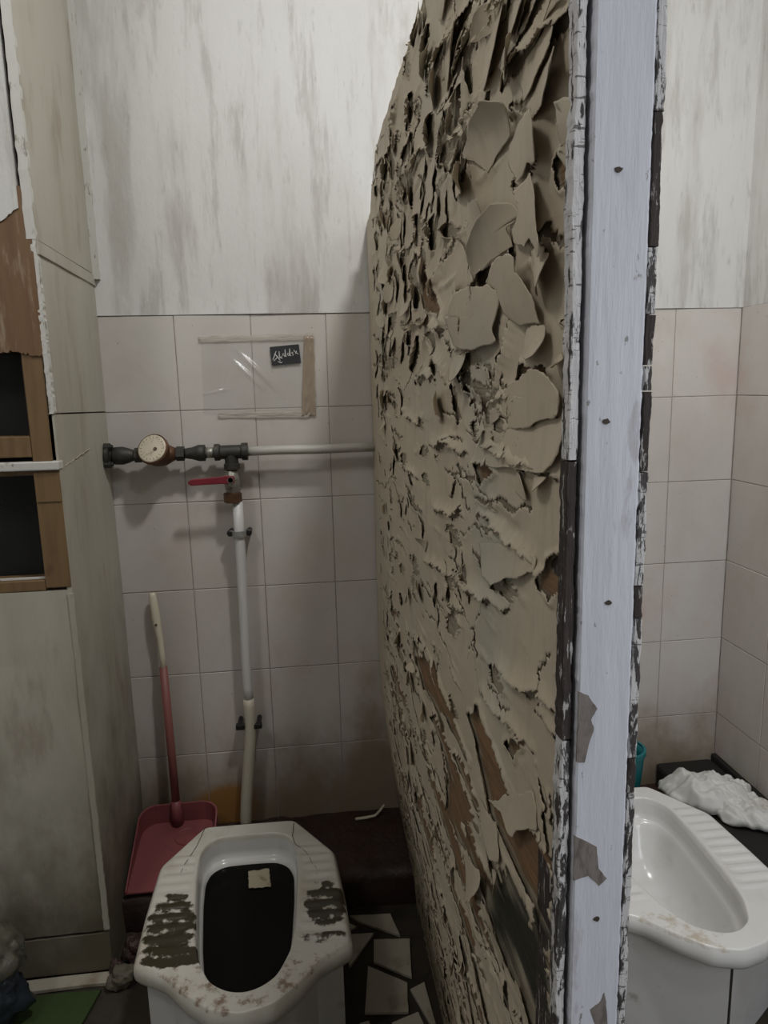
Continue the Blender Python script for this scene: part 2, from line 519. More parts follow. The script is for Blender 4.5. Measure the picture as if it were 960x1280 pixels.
# cover strip below the sloping joint, white beads along both corners
bm = B()
prism(bm, [(YW, 1.672), (-.004, 1.664), (-.004, 1.690), (YW, 1.699)], 0, XL - .002, XL + .005, 0, .001)
struct(obj('trim_1', bm, BOARDWALL, attrs=None))
bm = B()
cp = [(XL + .0010, YW + .03 + .19 * k / 24, 1.238 + .022 * (k / 24) + .004 * fbm(k * .5, 2)) for k in range(25)]
tube(bm, cp, [.0012 + .0010 * fbm(k * .8, 7) for k in range(25)], 6)
struct(obj('wall_crack', bm, BOARDWALL))  # thin raised thread drawn for a crack in the board
def bead(name, x0, x1, y0, y1, z0, z1, amp=.0016, seed=0., m=None):
    bm = B()
    n = 90
    prev = None
    for i in range(n + 1):
        z = z0 + (z1 - z0) * i / n
        w = amp * (fbm(z * 30, seed) + .6 * fbm(z * 90, seed + 3))
        ring = [bm.verts.new(p) for p in ((x0 + w, y1, z), (x0 + w, y0 - abs(w) * .4, z), (x1 + w * 1.3, y0 + w * .5, z), (x1 + w, y1, z))]
        if prev:
            for k in range(4):
                bm.faces.new((prev[k], prev[(k + 1) % 4], ring[(k + 1) % 4], ring[k]))
        else:
            bm.faces.new(ring)
        prev = ring
    bm.faces.new(prev)
    return struct(obj(name, bm, m or WHITEEDGE))
bead('trim_2', -.008, XL + .002, YW - .004, YW + .010, 1.70, CEIL, .0025, 1.)
bead('trim_3', .000, XL + .0012, YW - .003, YW + .014, 1.352, 1.70, .0022, 5.)
bead('trim_4', XL - .001, XL + .017, -.016, .002, 1.68, CEIL, .0018, 9.)
bead('trim_5', -.003, XL + .0015, YW - .0025, YW + .004, .12, .96, .0014, 13., BOARDWALL)

# wall with the window, facing the viewer
XW = -1.0
def rough_sheet(bm, outline_lo, outline_hi, xs, y, thick, amp, mi=0, nz=20, seed=0.):
    """board between two height profiles"""
    cols = []
    for x in xs:
        a, b = outline_lo(x), outline_hi(x)
        col = []
        for j in range(nz + 1):
            z = a + (b - a) * j / nz
            col.append(bm.verts.new((x, y + amp * fbm(x * 6, z * 4, seed), z)))
        cols.append(col)
    fs = []
    for i in range(len(cols) - 1):
        for j in range(nz):
            fs.append(bm.faces.new((cols[i][j], cols[i + 1][j], cols[i + 1][j + 1], cols[i][j + 1])))
    ring = [c[0] for c in cols] + cols[-1][1:] + [c[-1] for c in cols[-2::-1]] + cols[0][-2:0:-1]
    low = [bm.verts.new((v.co.x, y + thick, v.co.z)) for v in ring]
    for k in range(len(ring)):
        fs.append(bm.faces.new((ring[k], low[k], low[(k + 1) % len(ring)], ring[(k + 1) % len(ring)])))
    for f in fs:
        f.material_index = mi
xs = [XW + (XL - .001 - XW) * i / 160 for i in range(161)]
bm = B()
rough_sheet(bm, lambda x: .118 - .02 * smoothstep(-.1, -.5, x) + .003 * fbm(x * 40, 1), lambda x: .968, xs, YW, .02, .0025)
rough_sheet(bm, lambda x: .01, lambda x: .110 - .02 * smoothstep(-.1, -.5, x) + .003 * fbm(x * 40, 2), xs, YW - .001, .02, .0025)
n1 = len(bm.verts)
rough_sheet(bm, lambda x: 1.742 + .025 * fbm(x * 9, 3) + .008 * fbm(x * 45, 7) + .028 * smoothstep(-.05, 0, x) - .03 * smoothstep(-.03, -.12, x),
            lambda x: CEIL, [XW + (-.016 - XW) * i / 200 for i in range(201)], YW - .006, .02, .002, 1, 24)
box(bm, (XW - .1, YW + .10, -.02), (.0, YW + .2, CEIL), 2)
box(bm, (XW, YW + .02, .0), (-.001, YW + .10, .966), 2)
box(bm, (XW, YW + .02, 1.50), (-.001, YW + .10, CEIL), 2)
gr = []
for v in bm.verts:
    gr.append(.45 * smoothstep(.35, .0, v.co.z) + .55 * smoothstep(1.1, .15, v.co.z))  # dirt and painted shade together, darkening the wall towards the floor
struct(obj('wall_window', bm, [BOARDWALL, PLASTER, MUD], None, attrs=dict(grime_shade=gr)))

# window
bm = B()
box(bm, (-.047, YW - .001, .975), (.006, YW + .06, 1.235), 0, .002)
box(bm, (-.045, YW + .001, 1.252), (.005, YW + .06, 1.50), 0, .002)
box(bm, (-.9, YW + .001, .969), (-.0475, YW + .06, .993), 0, .002)
box(bm, (-.9, YW + .004, 1.262), (-.0455, YW + .06, 1.306), 0, .002)
box(bm, (-.9, YW + .012, 1.222), (-.048, YW + .06, 1.232), 0, .001)
box(bm, (-.0455, YW - .0035, 1.165), (.0055, YW + .004, 1.229), 0, .0015)
win = struct(obj('window_1', bm, FRAMEWOOD))
bm = B()
box(bm, (-.9, YW - .010, 1.234), (.010, YW + .02, 1.2525), 0, .0025)
cb = obj('white_crossbar', bm, WHITEEDGE, win)
cb['label'] = 'white painted crossbar'
bm = B()
box(bm, (-.9, YW + .010, .9935), (-.0475, YW + .013, .999), 0, .0008)
obj('glazing_bead', bm, WHITEEDGE, win)
for k, (a, b, xr) in enumerate(((.995, 1.222, -.048), (1.306, 1.50, -.046))):
    bm = B()
    box(bm, (-.9, YW + .030, a), (xr, YW + .034, b))
    obj('pane', bm, GLASS, win)
bm = B()
box(bm, (-.9, YW + .085, .97), (-.002, YW + .095, 1.5))
bmesh.ops.reverse_faces(bm, faces=bm.faces[:])
obj('dark_backing', bm, DARKVOID, win)

# brown veneer above the window, torn along its bottom
bm = B()
def vlow(x):
    z = 1.478 + .006 * fbm(x * 18, 4) - .012 * smoothstep(-.06, 0, x)
    z += .010 * abs(fbm(x * 120, 8)) * (1 if x > -.15 else .6)
    return z
rough_sheet(bm, vlow, lambda x: 1.80, [-.9 + (.003 + .9) * i / 420 for i in range(421)], YW - .003, .012, .001, 0, 16)
tag(obj('veneer_board', bm, VENEER, loc=(-.45, YW, 1.47)), 'brown wood veneer board with ragged lower edge above the left window', 'board')

# floor, ceiling, walls behind the viewer
bm = B()
nx, ny = 80, 80
gv = [[bm.verts.new((-1. + 2.9 * i / nx, YF + (0.05 - YF) * j / ny, .004 * fbm(i * .35, j * .35))) for j in range(ny + 1)] for i in range(nx + 1)]
for i in range(nx):
    for j in range(ny):
        bm.faces.new((gv[i][j], gv[i + 1][j], gv[i + 1][j + 1], gv[i][j + 1]))
box(bm, (-1.1, YF - .1, -.1), (1.95, .1, -.02))
struct(obj('floor', bm, MORTAR))
bm = B()
nx, ny = 120, 24
def sy(x):
    return YS + .012 * fbm(x * 7, 3) + .007 * fbm(x * 30, 5)
gv = []
for i in range(nx + 1):
    x = XL + (XR - .012 - XL) * i / nx
    y0 = sy(x)
    col = [bm.verts.new((x, y0 + .012, 0.)), bm.verts.new((x, y0 + .004 * fbm(x * 40, 2), SLAB * .8))]
    for j in range(ny + 1):
        y = y0 + .006 + (-.001 - y0 - .006) * j / ny
        col.append(bm.verts.new((x, y, SLAB + .007 * fbm(x * 14, y * 14, 1) - .010 * (j == 0))))
    gv.append(col)
for i in range(nx):
    for j in range(ny + 2):
        bm.faces.new((gv[i][j], gv[i + 1][j], gv[i + 1][j + 1], gv[i][j + 1]))
struct(obj('floor_step', bm, MUD, smooth=True, mod='open'))
bm = B()
box(bm, (1.60, -.95, 0.), (XR - .012, -.002, .185), 0, .012)
struct(obj('floor_ledge', bm, BLACKDIRT))
bm = B()
box(bm, (-1.1, YF - .1, CEIL), (1.95, .1, CEIL + .1))
struct(obj('ceiling', bm, CEILING))
bm = B()
box(bm, (-1.1, YF - .1, -.02), (1.95, YF, CEIL))
struct(obj('wall_front', bm, PLASTER))
bm = B()
box(bm, (XW - .1, YF - .1, -.02), (XW, YW + .1, CEIL))
struct(obj('wall_side', bm, PLASTER))
# ------------------------------------------------------------------ the rotten partition
XP = .72           # face towards the left stall
YN, YB = -1.4568, -.004
PTOP = Z0 + .335

def bow(y, z):
    t = smoothstep(.72, -.05, z)
    return .058 * t ** 1.4 * smoothstep(-1.43, -1.05, y)

def xface(y, z):
    return XP + bow(y, z) + .0015 * fbm(y * 3, z * 3, 4)

def ptop(y):
    t = PTOP + .006 * fbm(y * 9, 3) + .004 * fbm(y * 40, 6)
    if y > -.25:
        t -= .055 * smoothstep(-.25, -.20, y) + .05 * smoothstep(-.16, -.10, y)
    return t

def pbot(y):
    return SLAB + .008 if y > YS - .02 else .006

def inpoly(p, poly):
    x, y = p
    c = False
    j = len(poly) - 1
    for i in range(len(poly)):
        xi, yi = poly[i]
        xj, yj = poly[j]
        if (yi > y) != (yj > y) and x < (xj - xi) * (y - yi) / (yj - yi + 1e-12) + xi:
            c = not c
        j = i
    return c

def segdist(p, poly):
    best = 9.
    px, py = p
    for i in range(len(poly)):
        ax, ay = poly[i]
        bx, by = poly[(i + 1) % len(poly)]
        dx, dy = bx - ax, by - ay
        t = max(0., min(1., ((px - ax) * dx + (py - ay) * dy) / (dx * dx + dy * dy + 1e-12)))
        best = min(best, math.hypot(px - ax - t * dx, py - ay - t * dy))
    return best

BARE = [
    [(-1.426, 1.261), (-1.447, 1.269), (-1.454, 1.232), (-1.446, 1.22), (-1.413, 1.224), (-1.408, 1.24)],
    [(-0.712, 0.895), (-0.88, 0.94), (-1.062, 0.931), (-1.155, 0.912), (-1.006, 0.904), (-0.797, 0.861)],
    [(-1.003, 0.825), (-1.084, 0.823), (-1.131, 0.782), (-1.0, 0.743)],
    [(-1.214, 1.017), (-1.325, 0.975), (-1.458, 0.994), (-1.46, 0.959), (-1.443, 0.936), (-1.353, 0.915), (-1.266, 0.919), (-1.155, 0.978)],
    [(-1.446, 1.552), (-1.47, 1.537), (-1.471, 1.522), (-1.437, 1.529), (-1.42, 1.55)],
    [(-1.349, 1.408), (-1.397, 1.403), (-1.397, 1.397), (-1.349, 1.396)],
    [(-1.185, 1.303), (-1.261, 1.303), (-1.23, 1.282)],
    [(-1.323, 1.049), (-1.354, 1.056), (-1.345, 1.034), (-1.307, 1.027)],
    [(-1.03, 1.474), (-0.785, 1.609), (-0.852, 1.515)],
]
MOULD = [(-1.215, .81), (-1.327, .886), (-1.443, .921), (-1.447, .80), (-1.356, .80), (-1.268, .77)]

def np_soft(Y, Z, poly, w):
    ins = np.zeros(Y.shape, bool)
    best = np.full(Y.shape, 9.)
    n = len(poly)
    for i in range(n):
        ax, ay = poly[i - 1]
        bx, by = poly[i]
        c = ((by > Z) != (ay > Z)) & (Y < (ax - bx) * (Z - by) / (ay - by + 1e-12) + bx)
        ins ^= c
        dx, dy = bx - ax, by - ay
        t = np.clip(((Y - ax) * dx + (Z - ay) * dy) / (dx * dx + dy * dy + 1e-12), 0, 1)
        best = np.minimum(best, np.hypot(Y - ax - t * dx, Z - ay - t * dy))
    return np.where(ins, np.minimum(1, .5 + .5 * best / w), np.maximum(0, .5 - .5 * best / w))

def np_fbm(Y, Z, sy_, sz_, seed, oct=4):
    f = noise.fractal
    return np.array([f(Vector((a, b, seed)), 1., 2., oct) for a, b in zip((Y * sy_).ravel().tolist(), (Z * sz_).ravel().tolist())]).reshape(Y.shape)

def np_ss(a, b, x):
    t = np.clip((x - a) / (b - a), 0, 1)
    return t * t * (3 - 2 * t)

def soft(p, poly, w):
    d = segdist(p, poly)
    return min(1., .5 + .5 * d / w) if inpoly(p, poly) else max(0., .5 - .5 * d / w)

def bare_at(y, z):
    q = (y + .03 * fbm(y * 8, z * 20, 1), z + .010 * fbm(y * 10, z * 25, 2))
    b = max(soft(q, pl, .012) for pl in BARE)
    # long streaks of lost paint along the grain low down
    s = fbm(y * 3.2, z * 24, 11)
    b = max(b, smoothstep(.18, .42, s) * smoothstep(1.08, .80, z) * smoothstep(-.12, -.4, y))
    return min(1., b)

def mould_at(y, z):
    q = (y + .02 * fbm(y * 8, z * 20, 3), z + .012 * fbm(y * 10, z * 30, 4))
    return soft(q, MOULD, .05)

part = empty('toilet_partition', (.745, -.73, .006),
             'tall wooden stall partition with curling beige paint between the two squat toilets', 'partition')

# panel: a dense front face with wood relief, plain back
bm = B()
NY, NZ = 300, 330
bare, mould = [], []
cols = []
for i in range(NY + 1):
    y = YN + (YB - YN) * i / NY
    a, b = pbot(y), ptop(y)
    col = []
    for j in range(NZ + 1):
        z = a + (b - a) * j / NZ
        bv = bare_at(y, z)
        mv = mould_at(y, z)
        wood = (.0035 * fbm(y * 2.5, z * 60, 21) + .0015 * fbm(y * 6, z * 160, 22)) * max(bv, mv)
        col.append(bm.verts.new((xface(y, z) + .0022 * bv + .004 * mv + wood + .0008 * fbm(y * 10, z * 16, 9), y, z)))
        bare.append(bv)
        mould.append(mv)
    cols.append(col)
for i in range(NY):
    for j in range(NZ):
        f = bm.faces.new((cols[i][j], cols[i + 1][j], cols[i + 1][j + 1], cols[i][j + 1]))
        f.smooth = True
ring = [c[0] for c in cols] + cols[-1][1:] + [c[-1] for c in cols[-2::-1]] + cols[0][-2:0:-1]
low = [bm.verts.new((XP + .048 + bow(v.co.y, v.co.z), v.co.y, v.co.z)) for v in ring]
for k in range(len(ring)):
    bm.faces.new((ring[k], low[k], low[(k + 1) % len(ring)], ring[(k + 1) % len(ring)]))
n0 = NY + 1
lo_b, lo_t = low[:n0], [low[n0 - 1]] + low[n0:]
# back face as vertical strips
bot = low[:NY + 1]
top = [low[NY + NZ + i] for i in range(NY + 1)][::-1]
back_edge = low[NY:NY + NZ + 1]
for i in range(NY):
    try:
        bm.faces.new((bot[i], bot[i + 1], top[i + 1], top[i]))
    except ValueError:
        pass
extra = len(bm.verts) - len(bare)
bare += [0.] * extra
mould += [0.] * extra
obj('panel', bm, PANELWOOD, part, mod='open', attrs=dict(bare=bare, mould=mould))

# ---- paint flakes: each a curling sheet of paint
def flake(bm, poly, d, A, dome=0., p=2.2, lift0=.0009, jag=1., nring=(1., .93, .84, .72, .56, .36), seed=0., curl=.45, dens=.006):
    n = len(poly)
    cy = sum(q[0] for q in poly) / n
    cz = sum(q[1] for q in poly) / n
    # resample the outline and roughen it
    per = sum(math.hypot(poly[(i + 1) % n][0] - poly[i][0], poly[(i + 1) % n][1] - poly[i][1]) for i in range(n))
    N = max(14, min(120, int(per / dens)))
    pts = []
    step = per / N
    acc = 0.
    for i in range(n):
        a, b = poly[i], poly[(i + 1) % n]
        L_ = math.hypot(b[0] - a[0], b[1] - a[1])
        while acc < L_:
            t = acc / L_
            pts.append((a[0] + (b[0] - a[0]) * t, a[1] + (b[1] - a[1]) * t))
            acc += step
        acc -= L_
    def warp(y, z, k):
        wy = .010 * fbm(y * 11, z * 24, 41) + k * (.0045 * fbm(y * 45, z * 80, 43) + .0022 * fbm(y * 150, z * 220, 44))
        wz = .0055 * fbm(y * 11, z * 24, 46) + k * (.0026 * fbm(y * 45, z * 80, 47) + .0014 * fbm(y * 150, z * 220, 48))
        return (y + wy * jag, z + wz * jag)
    out = [warp(y, z, 1.) for y, z in pts]
    soft_ = [warp(y, z, 0.) for y, z in pts]
    dl = math.hypot(*d) or 1.
    d = (d[0] / dl, d[1] / dl)
    pr = [(y - cy) * d[0] + (z - cz) * d[1] for y, z in out]
    mn, mx = min(pr), max(pr)
    px = [abs(-(y - cy) * d[1] + (z - cz) * d[0]) for y, z in out]
    wx = max(px) or 1.
    W_ = max(1e-4, mx - mn)
    def V(y, z, r):
        s = ((y - cy) * d[0] + (z - cz) * d[1] - mn) / W_
        s = max(0., min(1., s))
        h = lift0 + A * s ** p + dome * (1 - min(1., (((z - cz) * d[0] - (y - cy) * d[1]) / wx) ** 2)) * (1 - .6 * (2 * s - 1) ** 2) + .0007 * fbm(y * 14, z * 26, seed + 2)
        h = max(.0004, h)
        pull = curl * A * s ** (p + 1)
        yy, zz = y - d[0] * pull, z - d[1] * pull
        return bm.verts.new((xface(yy, max(.12, zz)) - h, min(yy, -.004), zz))
    rings = [[V(cy + (y - cy) * r, cz + (z - cz) * r, r) for y, z in (out if r > .97 else soft_)] for r in nring]
    c = V(cy, cz, 0.)
    M_ = len(out)
    for a in range(len(rings) - 1):
        for k in range(M_):
            f = bm.faces.new((rings[a][k], rings[a][(k + 1) % M_], rings[a + 1][(k + 1) % M_], rings[a + 1][k]))
            f.smooth = True
    for k in range(M_):
        f = bm.faces.new((rings[-1][k], rings[-1][(k + 1) % M_], c))
        f.smooth = True

def finish(name, bm, label=None, stuff=False):
    gr = [.85 * smoothstep(.75, .12, v.co.z) + .8 * mould_at(v.co.y, v.co.z) for v in bm.verts]
    o = obj(name, bm, PAINT, part, mod='open', attrs=dict(grime_shade=gr))
    m = o.modifiers.new('thick', 'SOLIDIFY')
    m.thickness = .0007
    m.offset = 0.
    if label:
        o['label'] = label
    if stuff:
        o['kind'] = 'stuff'
    return o

# loose flakes one can make out by eye: outline (y, z), lift direction, lift, dome
BIG = [
    ([(-1.227, 1.494), (-1.279, 1.498), (-1.324, 1.504), (-1.352, 1.504), (-1.378, 1.497), (-1.374, 1.485), (-1.393, 1.468), (-1.404, 1.456), (-1.406, 1.443), (-1.408, 1.435), (-1.366, 1.437), (-1.317, 1.451), (-1.301, 1.466), (-1.289, 1.478)], (-0.3, 1), 0.012, 0.01),
    ([(-1.382, 1.495), (-1.405, 1.497), (-1.424, 1.49), (-1.451, 1.477), (-1.451, 1.466), (-1.444, 1.456), (-1.407, 1.455), (-1.397, 1.466), (-1.375, 1.485)], (-1, -0.8), 0.016, 0.006),
    ([(-1.327, 1.553), (-1.388, 1.555), (-1.419, 1.535), (-1.44, 1.514), (-1.448, 1.498), (-1.466, 1.489), (-1.45, 1.482), (-1.436, 1.483), (-1.424, 1.49), (-1.398, 1.503), (-1.378, 1.499), (-1.336, 1.509), (-1.323, 1.528), (-1.347, 1.537)], (-1, 0.1), 0.022, 0.004),
    ([(-1.221, 1.535), (-1.269, 1.55), (-1.314, 1.552), (-1.347, 1.539), (-1.352, 1.526), (-1.328, 1.523), (-1.326, 1.517), (-1.33, 1.508), (-1.269, 1.507), (-1.198, 1.505), (-1.21, 1.525)], (0.3, 1), 0.02, 0.008),
    ([(-1.078, 1.479), (-1.153, 1.492), (-1.216, 1.492), (-1.275, 1.484), (-1.301, 1.472), (-1.292, 1.454), (-1.28, 1.44), (-1.285, 1.429), (-1.216, 1.425), (-1.108, 1.436)], (0.6, 0.8), 0.014, 0.012),
    ([(-1.147, 1.562), (-1.186, 1.581), (-1.248, 1.574), (-1.243, 1.556), (-1.216, 1.543), (-1.16, 1.547)], (-0.6, 1), 0.014, 0.004),
    ([(-1.127, 1.634), (-1.174, 1.626), (-1.224, 1.604), (-1.21, 1.592), (-1.167, 1.594), (-1.105, 1.604), (-1.09, 1.619)], (-1, 0.3), 0.03, 0.006),
    ([(-1.127, 1.641), (-1.221, 1.647), (-1.312, 1.644), (-1.344, 1.626), (-1.329, 1.601), (-1.304, 1.6), (-1.243, 1.596), (-1.21, 1.61), (-1.161, 1.63)], (-0.2, 1), 0.026, 0.002),
    ([(-1.271, 1.677), (-1.311, 1.677), (-1.361, 1.662), (-1.368, 1.653), (-1.351, 1.647), (-1.32, 1.642), (-1.294, 1.66)], (-1, -0.6), 0.018, 0.002),
    ([(-1.36, 1.61), (-1.415, 1.616), (-1.453, 1.614), (-1.465, 1.611), (-1.461, 1.597), (-1.43, 1.593), (-1.425, 1.585), (-1.374, 1.594)], (-1, -0.7), 0.016, 0.003),
    ([(-1.313, 1.597), (-1.341, 1.605), (-1.374, 1.599), (-1.419, 1.587), (-1.428, 1.574), (-1.415, 1.555), (-1.382, 1.562), (-1.347, 1.557), (-1.314, 1.58)], (-1, 0.2), 0.016, 0.003),
    ([(-1.442, 1.583), (-1.465, 1.579), (-1.466, 1.558), (-1.446, 1.553)], (1, 0.2), 0.008, 0.002),
    ([(-1.446, 1.552), (-1.467, 1.549), (-1.468, 1.532), (-1.455, 1.535)], (1, 0.3), 0.008, 0.002),
    ([(-1.297, 1.707), (-1.356, 1.7), (-1.381, 1.674), (-1.364, 1.67), (-1.327, 1.674), (-1.311, 1.686)], (-0.6, -1), 0.012, 0.002),
    ([(-1.371, 1.661), (-1.415, 1.659), (-1.443, 1.656), (-1.456, 1.645), (-1.427, 1.645), (-1.41, 1.641), (-1.372, 1.648)], (-0.6, -1), 0.012, 0.002),
    ([(-1.336, 1.641), (-1.351, 1.646), (-1.392, 1.641), (-1.422, 1.645), (-1.433, 1.634), (-1.453, 1.615), (-1.415, 1.616), (-1.387, 1.613), (-1.352, 1.618)], (-0.8, -1), 0.013, 0.003),
    ([(-1.209, 1.723), (-1.241, 1.736), (-1.261, 1.733), (-1.297, 1.716), (-1.293, 1.706), (-1.266, 1.707), (-1.236, 1.713)], (0.4, 1), 0.016, 0.002),
    ([(-1.37, 1.434), (-1.415, 1.434), (-1.425, 1.421), (-1.419, 1.409), (-1.393, 1.408), (-1.363, 1.414)], (-0.3, -1), 0.011, 0.004),
    ([(-1.428, 1.411), (-1.449, 1.413), (-1.46, 1.406), (-1.452, 1.401), (-1.438, 1.404)], (-0.3, -1), 0.008, 0.002),
    ([(-1.286, 1.383), (-1.336, 1.393), (-1.396, 1.406), (-1.416, 1.406), (-1.447, 1.398), (-1.459, 1.387), (-1.46, 1.368), (-1.419, 1.36), (-1.384, 1.355), (-1.333, 1.35), (-1.301, 1.365)], (-0.4, 1), 0.007, 0.004),
    ([(-1.386, 1.315), (-1.43, 1.32), (-1.43, 1.314), (-1.415, 1.305), (-1.39, 1.303)], (-0.5, -1), 0.008, 0.002),
    ([(-1.171, 1.302), (-1.222, 1.347), (-1.287, 1.345), (-1.346, 1.353), (-1.412, 1.359), (-1.46, 1.366), (-1.459, 1.336), (-1.433, 1.321), (-1.379, 1.314), (-1.293, 1.309), (-1.228, 1.308)], (-0.3, -1), 0.007, 0.001),
    ([(-1.204, 1.217), (-1.323, 1.24), (-1.378, 1.246), (-1.404, 1.247), (-1.4, 1.235), (-1.378, 1.227), (-1.337, 1.21), (-1.285, 1.188), (-1.235, 1.187)], (-0.2, -1), 0.007, 0.002),
    ([(-1.128, 0.764), (-1.211, 0.815), (-1.228, 0.809), (-1.228, 0.791), (-1.204, 0.756), (-1.16, 0.724), (-1.144, 0.739)], (-0.8, -0.8), 0.01, 0.002),
    ([(-1.261, 0.933), (-1.398, 1.03), (-1.41, 1.021), (-1.411, 1.0), (-1.376, 0.974), (-1.341, 0.946), (-1.321, 0.948), (-1.305, 0.951)], (-0.2, -1), 0.006, 0.001),
    ([(-1.211, 0.907), (-1.237, 0.909), (-1.279, 0.917), (-1.304, 0.886), (-1.274, 0.866), (-1.25, 0.87), (-1.218, 0.879)], (-0.4, -1), 0.006, 0.001),
]
# the cracked coat: one continuous skin of paint, torn along open cracks whose lips curl up
rng = np.random.default_rng(5)
ycols = np.concatenate([np.arange(YN + .0005, -1.0, .0024), np.arange(-1.0, -.6, .004), np.arange(-.6, -.008, .006), [-.0065]])
NJ = 700
tops = np.array([ptop(float(y)) - .001 for y in ycols])
bots = np.array([pbot(float(y)) + .003 for y in ycols])
jj = np.linspace(0, 1, NJ)
Y = np.repeat(ycols[:, None], NJ, 1)
Z = bots[:, None] + (tops - bots)[:, None] * jj[None, :]
Yo, Zo = Y.copy(), Z.copy()
cellz = (PTOP) / NJ
AS = .55
H = .0011 + .0012 * np_fbm(Y, Z, 5, 11, 61, 3) + .0004 * np_fbm(Y, Z, 30, 50, 62, 2)
H = np.maximum(H, .0005)
Hc = np.zeros(Y.shape)
DY, DZ = np.zeros(Y.shape), np.zeros(Y.shape)
snapped = np.zeros(Y.shape, bool)
kill = np.zeros((Y.shape[0] - 1, NJ - 1), bool)

def tear(yc, zc, ang, L_, k, A, w):
    """open crack n = k s^2 + jags in a frame turned by ang; the n > 0 side lifts"""
    R = .5 * L_ * (1 + abs(k) * L_ * .5) + w + .02
    i0, i1 = np.searchsorted(ycols, [yc - R / AS, yc + R / AS])
    if i1 - i0 < 3:
        return
    zz = Zo[(i0 + i1) // 2]
    j0, j1 = np.searchsorted(zz, [zc - R - .02, zc + R + .02])
    if j1 - j0 < 3:
        return
    sl = (slice(i0, i1), slice(j0, j1))
    u, v = (Yo[sl] - yc) * AS, Zo[sl] - zc
    c, si = math.cos(ang), math.sin(ang)
    s, n = c * u + si * v, -si * u + c * v
    f = k * s * s
    for amp, per_ in ((.0034, .060), (.0020, .026), (.0011, .011), (.0006, .005)):
        f = f + amp * rng.uniform(.4, 1.2) * np.sin(s * 2 * PI / (per_ * rng.uniform(.7, 1.3)) + rng.uniform(0, 6.3))
    fp = 2 * k * s
    d = (n - f) / np.sqrt(1 + fp * fp)
    t = s / (.5 * L_)
    env = np.clip(1 - t * t, 0, 1) ** .7
    q = np.clip(1 - d / w, 0, 1)
    hh = np.where(d > 0, A * env * q ** 2.2, .12 * A * env * np.clip(1 + d / (.3 * w), 0, 1) ** 2)
    Hc[sl] = np.maximum(Hc[sl], hh)
    pull = np.where(d > 0, .35 * hh, 0)
    DY[sl] += pull * (-si) / AS * .6
    DZ[sl] += pull * c
    cz = .0026
    m = (np.abs(d) < .8 * cz) & (np.abs(t) < .97) & ~snapped[sl]
    sh = np.where(m, -d + np.where(d > 0, 1, -1) * (.00025 + .03 * A * env), 0)
    sh = np.clip(sh, -cz, cz)
    DY[sl] += sh * (-si) / AS * .8
    DZ[sl] += sh * c
    snapped[sl] |= m
    pos = d > 0
    ok = (np.abs(t) < .97) & (np.abs(d) < .02)
    a_ = pos[:-1, :-1].astype(int) + pos[1:, :-1] + pos[:-1, 1:] + pos[1:, 1:]
    o_ = ok[:-1, :-1] & ok[1:, :-1] & ok[:-1, 1:] & ok[1:, 1:]
    kill[i0:i1 - 1, j0:j1 - 1] |= (a_ > 0) & (a_ < 4) & o_

for it in range(640):
    yc, zc = rng.uniform(YN, -.14), rng.uniform(.06, PTOP)
    up = smoothstep(1.30, 1.46, zc)
    lowz = smoothstep(.95, .78, zc)
    far = smoothstep(-.45, -.15, yc)
    if up < .5 and lowz < .5 and fbm(yc * 3, zc * 7, 71) < -.05:
        continue
    if rng.random() < .36 + .18 * up - .2 * lowz:
        # tongue: its tip mostly towards the near end, root at the far end
        ang = -PI / 2 + rng.normal(0, .75)
        L_ = rng.uniform(.018, .055) * (1 + .35 * up)
        k = rng.uniform(.35, .9) * 4 / L_ * .5
        A = (.004 + .013 * rng.random() ** 1.6) * (.55 + .6 * up) * (1 - .55 * far)
        w = rng.uniform(.018, .045)
    else:
        ang = rng.normal(0, .35) + (PI if rng.random() < .55 else 0)
        if rng.random() < .22:
            ang += PI / 2
        L_ = rng.uniform(.03, .13) * (1 + .3 * up)
        k = rng.normal(0, 2.2)
        A = (.0012 + .010 * rng.random() ** 2.2) * (.55 + .75 * up) * (1 - .55 * far)
        w = rng.uniform(.010, .034)
    tear(yc, zc, ang, L_, k, A, w)

# the long ragged lips across the middle and the big curls near the top
for (yc, zc, ang, L_, k, A, w) in ((-1.33, 1.318, .05, .150, .6, .010, .030), (-1.02, 1.308, -.10, .150, -1., .011, .030), (-.72, 1.330, .12, .130, 1., .010, .026),
        (-1.30, 1.243, .15, .130, -1.2, .010, .028), (-1.02, 1.215, -.2, .120, .8, .010, .026), (-.70, 1.235, .1, .110, 1.2, .009, .024),
        (-1.12, 1.425, .1, .090, 2., .010, .024), (-.85, 1.400, -.1, .100, -1., .010, .026), (-1.36, 1.112, -.35, .130, -.8, .011, .030),
        (-1.20, 1.150, -.3, .150, .6, .010, .030), (-.95, 1.120, -.25, .140, -.6, .009, .026), (-1.30, 1.050, -.3, .120, .5, .009, .026),
        (-1.34, 1.700, .25, .130, .8, .016, .034), (-1.20, 1.730, .2, .140, -.6, .016, .034), (-1.05, 1.780, .15, .140, .6, .015, .034),
        (-1.38, 1.640, .3, .120, -.8, .015, .034), (-1.10, 1.660, .2, .120, .9, .015, .032), (-.85, 1.720, .1, .130, -.6, .013, .030)):
    tear(yc, zc, ang, L_, k, A, w)
Hc = np.minimum(Hc, .020)
bare_c = np.zeros(Y.shape)
wy_, wz_ = .03 * np_fbm(Yo, Zo, 8, 20, 1), .010 * np_fbm(Yo, Zo, 10, 25, 2)
for pl in BARE:
    bare_c = np.maximum(bare_c, np_soft(Yo + wy_, Zo + wz_, pl, .012))
st_ = np_fbm(Yo, Zo, 3.2, 24, 11)
bare_c = np.maximum(bare_c, np_ss(.18, .42, st_) * np_ss(1.08, .80, Zo) * np_ss(-.12, -.4, Yo))
